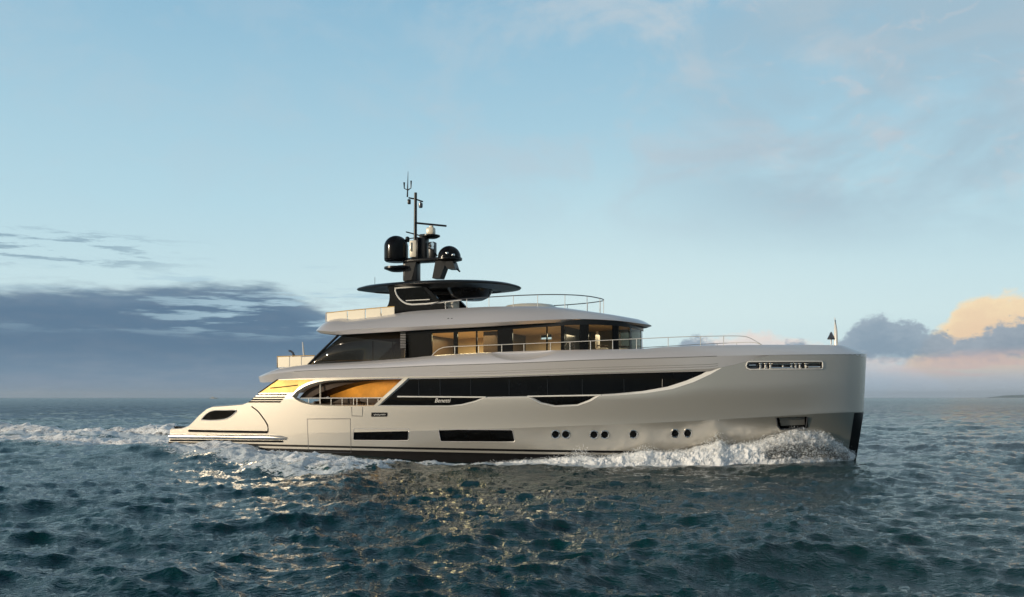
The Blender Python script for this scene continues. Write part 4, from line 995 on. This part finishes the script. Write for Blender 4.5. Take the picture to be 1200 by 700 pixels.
at_ = me.attributes.new('foam', 'FLOAT', 'POINT'); at_.data.foreach_set('value', np.append(fo.ravel(), 0).astype(np.float32))
if me.polygons[10].normal.z < 0: me.flip_normals()
sea = bpy.data.objects.new('sea', me); col.objects.link(sea); tag(sea, kind='structure')
m = bpy.data.materials.new('sea_water'); m.use_nodes = True; t = NT(m.node_tree); b = t.n['Principled BSDF']
tcn = t.new('ShaderNodeTexCoord'); O_ = tcn.outputs['Object']
b.inputs['IOR'].default_value = 1.25; b.inputs['Specular IOR Level'].default_value = .5
spx = t.new('ShaderNodeSeparateXYZ'); t.l.new(O_, spx.inputs[0])
dist = t.new('ShaderNodeVectorMath', operation='LENGTH'); t.l.new(O_, dist.inputs[0]); DIST = dist.outputs['Value']
st2 = t.new('ShaderNodeMapping'); t.l.new(O_, st2.inputs[0]); st2.inputs['Rotation'].default_value = (0, 0, R(14)); st2.inputs['Scale'].default_value = (.62, 1.0, 1.0)
n1 = t.noise(st2.outputs[0], 2.1, 5, .62, .6); n2 = t.noise(st2.outputs[0], 8.0, 4, .55, .4); n3 = t.noise(st2.outputs[0], .42, 5, .6, .3)
def ridged(n): return t.m('SUBTRACT', 1.0, t.m('ABSOLUTE', t.m('MULTIPLY', t.m('SUBTRACT', n, .5), 2.2)))
hgt = t.m('ADD', t.m('MULTIPLY', ridged(n1), .040), t.m('MULTIPLY', ridged(n2), .022))
hgt = t.m('ADD', hgt, t.m('MULTIPLY', t.m('MULTIPLY', ridged(n3), .85), t.sm(DIST, 50.0, 240.0)))
fa = t.new('ShaderNodeAttribute', attribute_name='foam'); FO = fa.outputs['Fac']
fn1 = t.noise(O_, 1.5, 8, .68, .5); vo = t.new('ShaderNodeTexVoronoi', feature='DISTANCE_TO_EDGE'); 
wv = t.new('ShaderNodeVectorMath', operation='ADD'); nn = t.new('ShaderNodeTexNoise'); t.l.new(O_, nn.inputs['Vector']); nn.inputs['Scale'].default_value = 2.2; nn.inputs['Detail'].default_value = 4
t.l.new(O_, wv.inputs[0]); t.l.new(nn.outputs['Color'], wv.inputs[1]); t.l.new(wv.outputs[0], vo.inputs['Vector']); vo.inputs['Scale'].default_value = 2.4
lace = t.m('SUBTRACT', 1.0, t.m('MULTIPLY', vo.outputs['Distance'], 4.0), clamp=True)
fld = t.m('ADD', t.m('ADD', FO, t.m('MULTIPLY', t.m('SUBTRACT', fn1, .5), 1.5)), t.m('MULTIPLY', t.m('SUBTRACT', lace, .5), .35))
foam = t.sm(fld, .20, .44); foam = t.m('MULTIPLY', foam, t.sm(FO, .04, .2))
fdet = t.noise(O_, 9.0, 6, .7)
deep = t.mix(t.sm(FO, .0, .8), (.0010, .026, .030), (.012, .075, .072))
deep = t.mix(t.sm(t.noise(O_, .05, 3, .5), .35, .65), deep, t.mix(1.0, deep, (.8, 1.25, 1.1), 'MULTIPLY'))
t.l.new(t.mix(foam, deep, t.mix(t.sm(fdet, .3, .7), (.74, .82, .86), (.93, .94, .94))), b.inputs['Base Color'])
t.l.new(t.mix(foam, t.xyz(*[t.sm(DIST, 30.0, 600.0, .06, .20)]*3), (.7, .7, .7)), b.inputs['Roughness'])
bn = t.new('ShaderNodeBump'); bn.inputs['Distance'].default_value = 1.0; t.l.new(t.sm(DIST, 40.0, 900.0, 1.0, .5), bn.inputs['Strength'])
hh = t.m('ADD', hgt, t.m('MULTIPLY', t.m('MULTIPLY', foam, fdet), .10)); t.l.new(hh, bn.inputs['Height']); t.l.new(bn.outputs[0], b.inputs['Normal'])
me.materials.append(m)

# ------------------------------------------------------------------ bow wave and spray
import mathutils.noise as mn
fm = bpy.data.materials.new('sea_foam'); fm.use_nodes = True; t = NT(fm.node_tree); b = t.n['Principled BSDF']
tcn = t.new('ShaderNodeTexCoord'); O_ = tcn.outputs['Object']; a_ = t.new('ShaderNodeAttribute', attribute_name='thickness')
mpf = t.new('ShaderNodeMapping'); t.l.new(O_, mpf.inputs[0]); mpf.inputs['Scale'].default_value = (.7, 1, 1.6); mpf.inputs['Rotation'].default_value = (0, R(20), 0)
d1 = t.noise(mpf.outputs[0], 4.2, 8, .75, .6); d2 = t.noise(mpf.outputs[0], 22.0, 4, .75)
fl = t.m('ADD', t.m('ADD', a_.outputs['Fac'], t.m('MULTIPLY', t.m('SUBTRACT', d1, .5), 1.5)), t.m('MULTIPLY', t.m('SUBTRACT', d2, .5), 1.0))
t.l.new(t.sm(fl, .30, .62), b.inputs['Alpha']); b.inputs['Subsurface Weight'].default_value = .6; b.inputs['Transmission Weight'].default_value = 0; b.inputs['Subsurface Radius'].default_value = (.2, .2, .2); b.inputs['Subsurface Scale'].default_value = .5
t.l.new(t.mix(t.sm(d1, .3, .7), (.90, .93, .95), (.97, .97, .97)), b.inputs['Base Color']); b.inputs['Roughness'].default_value = .75
bn = t.new('ShaderNodeBump'); bn.inputs['Strength'].default_value = .4; bn.inputs['Distance'].default_value = .05; t.l.new(t.m('ADD', d1, t.m('MULTIPLY', d2, .4)), bn.inputs['Height']); t.l.new(bn.outputs[0], b.inputs['Normal'])
dm = mat('water_drops', (.85, .88, .9), .35)
bot = [(548, 547.5), (600, 548), (640, 548), (700, 548.6), (740, 548.4), (780, 547), (800, 548), (840, 545.4), (870, 542), (900, 541), (950, 540.6), (985, 538.5), (1001, 536)]
topl = [(548, 546), (570, 543.8), (600, 541.4), (625, 539.4), (640, 538), (662, 537), (680, 534.6), (700, 535.8), (720, 533.4), (740, 531.6), (752, 529), (770, 529.5), (790, 528), (812, 526), (830, 521), (842, 517), (854, 521), (866, 520), (880, 518.6), (893, 515), (905, 511), (920, 507.6), (935, 505.8), (955, 506.6), (970, 511), (985, 520), (994, 528), (1001, 534)]
bt_, tp_ = sgrow(bot, 8), sgrow(topl, 6)
def yat(line, px_): return float(np.interp(px_, [p[0] for p in line], [p[1] for p in line]))
drops = MB(); rd = random.Random(3)
def drop(p, r):
    vs = [(p[0]+r*a, p[1]+r*b_, p[2]+r*c_*rd.uniform(.8, 1.8)) for a, b_, c_ in ((1, 0, 0), (-1, 0, 0), (0, 1, 0), (0, -1, 0), (0, 0, 1), (0, 0, -1))]
    k = len(drops.v); drops.v += vs; drops.n += [None]*6; drops.f += [(k+0, k+2, k+4), (k+2, k+1, k+4), (k+1, k+3, k+4), (k+3, k+0, k+4), (k+2, k+0, k+5), (k+1, k+2, k+5), (k+3, k+1, k+5), (k+0, k+3, k+5)]; drops.mi += [0]*8
cols = []; NS = 620; NV = 26
cache = []
for i in range(NS):
    px_ = 548+(1001.0-548)*i/(NS-1); Yb = yat(bt_, px_); Yt = yat(tp_, px_)
    hx, hy, hz = onh(px_, max(Yt, 500)); wd_ = float(np.interp(px_, (548, 600, 640, 740, 840, 900, 960, 1001), (.4, .9, 1.2, 1.5, 1.5, .95, .5, .15)))
    fy = hy-wd_; fx = solvex(px_, lambda x: -fy); cache.append((px_, (fx, fy, zof(fx, fy, Yb)-.12), (hx, hy, hz)))
for layer in range(3):
    mb = MB(); rows = []; dens = []
    for i, (px_, ft, hp_) in enumerate(cache):
        fx, fy, fz = ft; hx, hy, hz = hp_; fy = min(fy, hy-.1)
        rr_ = []
        arc = smooth(868, 905, px_)*(1-smooth(992, 1001, px_))
        for j in range(NV):
            f = j/(NV-1)
            y = fy+(hy-.05-fy)*f**.75; x = fx+(hx-fx)*f; z = fz+(hz-fz)*(1-(1-f)**(1.5))
            if arc > 0: z = z*(1-arc)+arc*(fz-.08*(1-f)+(hz-fz)*f**1.1); y = y*(1-arc)+arc*(fy+(hy-.08-fy)*f**1.4)
            q = Vector((x*1.6, y*1.6, z*1.6+layer*7)); n_ = mn.fractal(q, .6, 2.1, 6); n2_ = mn.noise(Vector((x*.9+layer*3, 3, 1)))
            am = .06*math.sin(math.pi*min(f*1.1, 1)**.7)+.03
            rr_.append((x+n_*.10, min(y-n_*am*1.4-.05*layer, hy-.02 if f < 1 else hy), z+(z-fz)*.25*n2_*f+n_*am*1.3+.03*layer))
            dn = 1.75-1.55*f**2-.16*layer
            if arc > 0: dn = dn*(1-arc)+arc*(.88-.66*math.exp(-((f-.42)/.34)**2)-.45*f**4)*(1-.1*layer)
            dn *= smooth(548, 575, px_)*.5+.5
            dens.append(dn-(.5 if i < 3 or i > NS-4 else 0))
        rows.append(rr_)
    mb.grid(rows); k0 = len(mb.v)
    o = mb.obj('bow_wave', fm, None, recalc=False); o.location = (OX, OY, 0); o.rotation_euler = (0, 0, -TH)
    a_ = o.data.attributes.new('thickness', 'FLOAT', 'POINT'); a_.data.foreach_set('value', np.array(dens, np.float32)); cols.append(o)
wc = []
for P, W_, H_, den in (
    ([gpt(*p) for p in ((206, 516), (190, 512.5), (150, 511.5), (100, 510.5), (50, 509.8), (0, 509), (-60, 508.4), (-130, 508))], [.6, 1.5, 1.3, 1.2, 1.2, 1.6, 1.4, 1.4], [.25, .62, .36, .26, .30, .60, .35, .3], 1.1),
    ([gpt(*p) for p in ((440, 549), (400, 547), (350, 540), (300, 534), (268, 530.5), (240, 528), (200, 523.5), (150, 520.5), (90, 518), (30, 515.5), (-60, 513))], [.3, .9, 1.2, 1.4, 1.5, 1.4, 1.2, 1.1, 1.0, .9, .9], [.08, .20, .26, .36, .55, .40, .40, .30, .26, .22, .2], .95),
    ([gpt(*p) for p in ((430, 552), (400, 553.5), (360, 550), (320, 546))], [.4, .8, .8, .4], [.05, .14, .14, .06], .75),
    ([gpt(*p, -.3) for p in ((560, 548.5), (520, 549), (480, 549), (440, 549.5), (420, 550))], [.25, .35, .4, .6, .7], [.12, .12, .14, .16, .14], .85)):
    L_ = sgrow([(p[0], p[1], a, b_) for p, a, b_ in zip(P, W_, H_)], 30); XY = np.array([q[:2] for q in L_]); TN = np.gradient(XY, axis=0); TN /= np.linalg.norm(TN, axis=1)[:, None]
    NVW = 18
    for layer in range(2):
        mb = MB(); rows = []; dens = []; GX = []; GY = []
        for i, q in enumerate(L_):
            for j in range(NVW):
                s_ = -1+2*j/(NVW-1); GX.append(q[0]-TN[i][1]*s_*q[2]); GY.append(q[1]+TN[i][0]*s_*q[2])
        _, _, hs_, _ = sea_at(np.array(GX), np.array(GY)); k = 0
        for i, q in enumerate(L_):
            r = []
            for j in range(NVW):
                s_ = -1+2*j/(NVW-1); x, y = GX[k], GY[k]; v = Vector((x*1.1, y*1.1, layer*9.0)); n_ = mn.fractal(v, .6, 2.1, 6); n2_ = mn.noise(Vector((x*.5, y*.5, 5)))
                z = hs_[k]-.10+q[3]*(1-s_*s_)*(.9+.7*n2_)+n_*.13*(1-s_*s_)+.04*layer; xl, yl = lxy(x+n_*.12, y)
                r.append((xl, yl, z)); e_ = min(i, len(L_)-1-i)/25; dens.append((den-.95*abs(s_)**2.2-.25*layer)+.5*n2_-(.6*(1-e_) if e_ < 1 else 0)); k += 1
            rows.append(r)
        mb.grid(rows); o = mb.obj('wake', fm, None, recalc=False); a_ = o.data.attributes.new('thickness', 'FLOAT', 'POINT'); a_.data.foreach_set('value', np.array(dens, np.float32)); wc.append(o)
def join_foam(obs, name, label):
    bmj = bmesh.new()
    for o in obs: bmj.from_mesh(o.data)
    mj = bpy.data.meshes.new(name); bmj.to_mesh(mj); bmj.free(); mj.materials.append(fm)
    al_ = np.concatenate([np.array([d_.value for d_ in o.data.attributes['thickness'].data], np.float32) for o in obs])
    if 'thickness' in mj.attributes: mj.attributes.remove(mj.attributes['thickness'])
    a_ = mj.attributes.new('thickness', 'FLOAT', 'POINT'); a_.data.foreach_set('value', al_)
    for o in obs: me_ = o.data; bpy.data.objects.remove(o); bpy.data.meshes.remove(me_)
    b_ = bpy.data.objects.new(name, mj); col.objects.link(b_); b_.location = (OX, OY, 0); b_.rotation_euler = (0, 0, -TH); tag(b_, label, 'foam', kind='stuff')
join_foam(wc, 'wake_foam', 'churned white foam trailing off the stern of the yacht to the left')
# join the three skins of foam into one body of foam
bmj = bmesh.new(); 
for o in cols: bmj.from_mesh(o.data)
mj = bpy.data.meshes.new('bow_wave_foam'); bmj.to_mesh(mj); bmj.free(); mj.materials.append(fm)
DALL = np.concatenate([np.array([d_.value for d_ in o.data.attributes['thickness'].data], np.float32) for o in cols])
if 'thickness' in mj.attributes: mj.attributes.remove(mj.attributes['thickness'])
a_ = mj.attributes.new('thickness', 'FLOAT', 'POINT'); a_.data.foreach_set('value', DALL)
for o in cols: me_ = o.data; bpy.data.objects.remove(o); bpy.data.meshes.remove(me_)
bwf = bpy.data.objects.new('bow_wave_foam', mj); col.objects.link(bwf); bwf.location = (OX, OY, 0); bwf.rotation_euler = (0, 0, -TH)
tag(bwf, 'white foam of the bow wave rolling along the waterline of the yacht', 'foam', kind='stuff')
for n_ in range(26000):
    i = rd.randrange(NS); px_, (fx, fy, fz), (hx, hy, hz) = cache[i]; arc = smooth(880, 905, px_)*(1-smooth(996, 1001, px_))
    pk = .35+1.7*math.exp(-((px_-842)/13)**2)+1.2*math.exp(-((px_-680)/13)**2)+1.0*math.exp(-((px_-755)/14)**2)+.55*smooth(860, 930, px_)
    f = rd.random()**.6; up = abs(rd.gauss(0, .17))*pk
    if arc > .3 and rd.random() < .75: f = rd.uniform(.25, 1.0); up = rd.gauss(0, .07)
    y = fy+(hy-.1-fy)*f-rd.random()*.12; x = fx+(hx-fx)*f+rd.gauss(0, .05)
    z = fz+(hz-fz)*f+up
    if y > hy-.03: continue
    drop((x, y, z), rd.choice((.004, .005, .007, .009, .012, .017)))
for n_ in range(3500):        # spray over the stern wave and the wake crests
    P, W_, k = strokes[rd.choice((2, 3, 4, 4))]; i = rd.randrange(len(P)-1); f = rd.random(); X_ = P[i][0]+(P[i+1][0]-P[i][0])*f; Y_ = P[i][1]+(P[i+1][1]-P[i][1])*f
    X_ += rd.gauss(0, .8); Y_ += rd.gauss(0, .8); pk = .10+.40*math.exp(-((600+F*X_/Y_-268)/35)**2)+.45*math.exp(-((600+F*X_/Y_-175)/22)**2)+.4*math.exp(-((600+F*X_/Y_-14)/16)**2)
    l_ = lxy(X_, Y_); z = .12+abs(rd.gauss(0, .35))*pk
    if (l_[0] > -19.8 and abs(l_[1]) < 5.0) or l_[0] > -9: continue
    drop((l_[0], l_[1], z), rd.choice((.010, .014, .020)))
sp_o = drops.obj('spray', dm, None, smooth_=False, recalc=False); sp_o.location = (OX, OY, 0); sp_o.rotation_euler = (0, 0, -TH)
tag(sp_o, 'fine white water drops thrown up by the bow wave and wake', 'spray', kind='stuff')

# ------------------------------------------------------------------ far away: a boat on the horizon left, low land right
D_ = 2300.0; bx_, by_ = (250.5-600)/F*D_, D_
bo = empty('distant_boat', (bx_, by_, -.3), R(4)); tag(bo, 'tiny white boat far away on the left horizon', 'boat')
t = MB(); L2 = 9.0
secs = []
for i in range(13):
    f = i/12; x = -L2+2*L2*f; w_ = 2.4*(1-max(0, (f-.45)/.55)**2.2); sh = 2.2+.9*f*f
    secs.append([(x, -w_, sh), (x, -w_*.85, .4), (x, 0, -.2), (x, w_*.85, .4), (x, w_, sh)])
t.grid(secs); t.grid([[s_[0] for s_ in secs], [s_[4] for s_ in secs]]); t.obj('hull', M['white'], bo)
MB().rbox((-1.5, 0, 3.3), (8.5, 3.4, 1.9), .4).obj('cabin', M['white'], bo); MB().rbox((-1.4, 0, 3.5), (8.56, 3.46, .7), .1).obj('cabin_window', M['dglass'], bo)
MB().rbox((-2.2, 0, 4.9), (4.5, 2.8, 1.3), .3).obj('wheelhouse', M['white'], bo); MB().tube([(-2.5, 0, 5.3), (-2.8, 0, 9.0)], .12, 8, radii=[.2, .08]).obj('mast', M['white'], bo)
lm = mat('wooded_land', (.07, .10, .06), .9, vary=.4, vscale=.002)
t = MB(); D_ = 12500.0; rows = []
for k, dd in enumerate((0, 500, 1200, 2200)):
    r = []
    for i in range(80):
        f = i/79; px_ = 1148+(1420-1148)*f; h_ = 68*smooth(0, .18, f)*(.75+.35*mn.noise(Vector((f*7, k*.7, 0)))+.12*mn.noise(Vector((f*30, k, 4))))*(0, .6, 1, .0)[k]
        Y_ = D_+dd; r.append(((px_-600)/F*Y_, Y_, h_-1+(0 if k else -2)))
    rows.append(r)
t.grid(rows); ho = t.obj('hills', lm, None); tag(ho, kind='structure')

hz = MB(); hz.box(-11000, 13000, -600, 16500, -4.5, 95)
hm = bpy.data.materials.new('sea_haze'); hm.use_nodes = True; t = NT(hm.node_tree); t.n.clear()
pv = t.new('ShaderNodeVolumePrincipled'); pv.inputs['Color'].default_value = (.80, .88, .96, 1); pv.inputs['Density'].default_value = .00006; pv.inputs['Anisotropy'].default_value = .2
ou = t.new('ShaderNodeOutputMaterial'); t.l.new(pv.outputs[0], ou.inputs['Volume'])
ho = hz.obj('haze', hm, None, smooth_=False); tag(ho, kind='stuff')
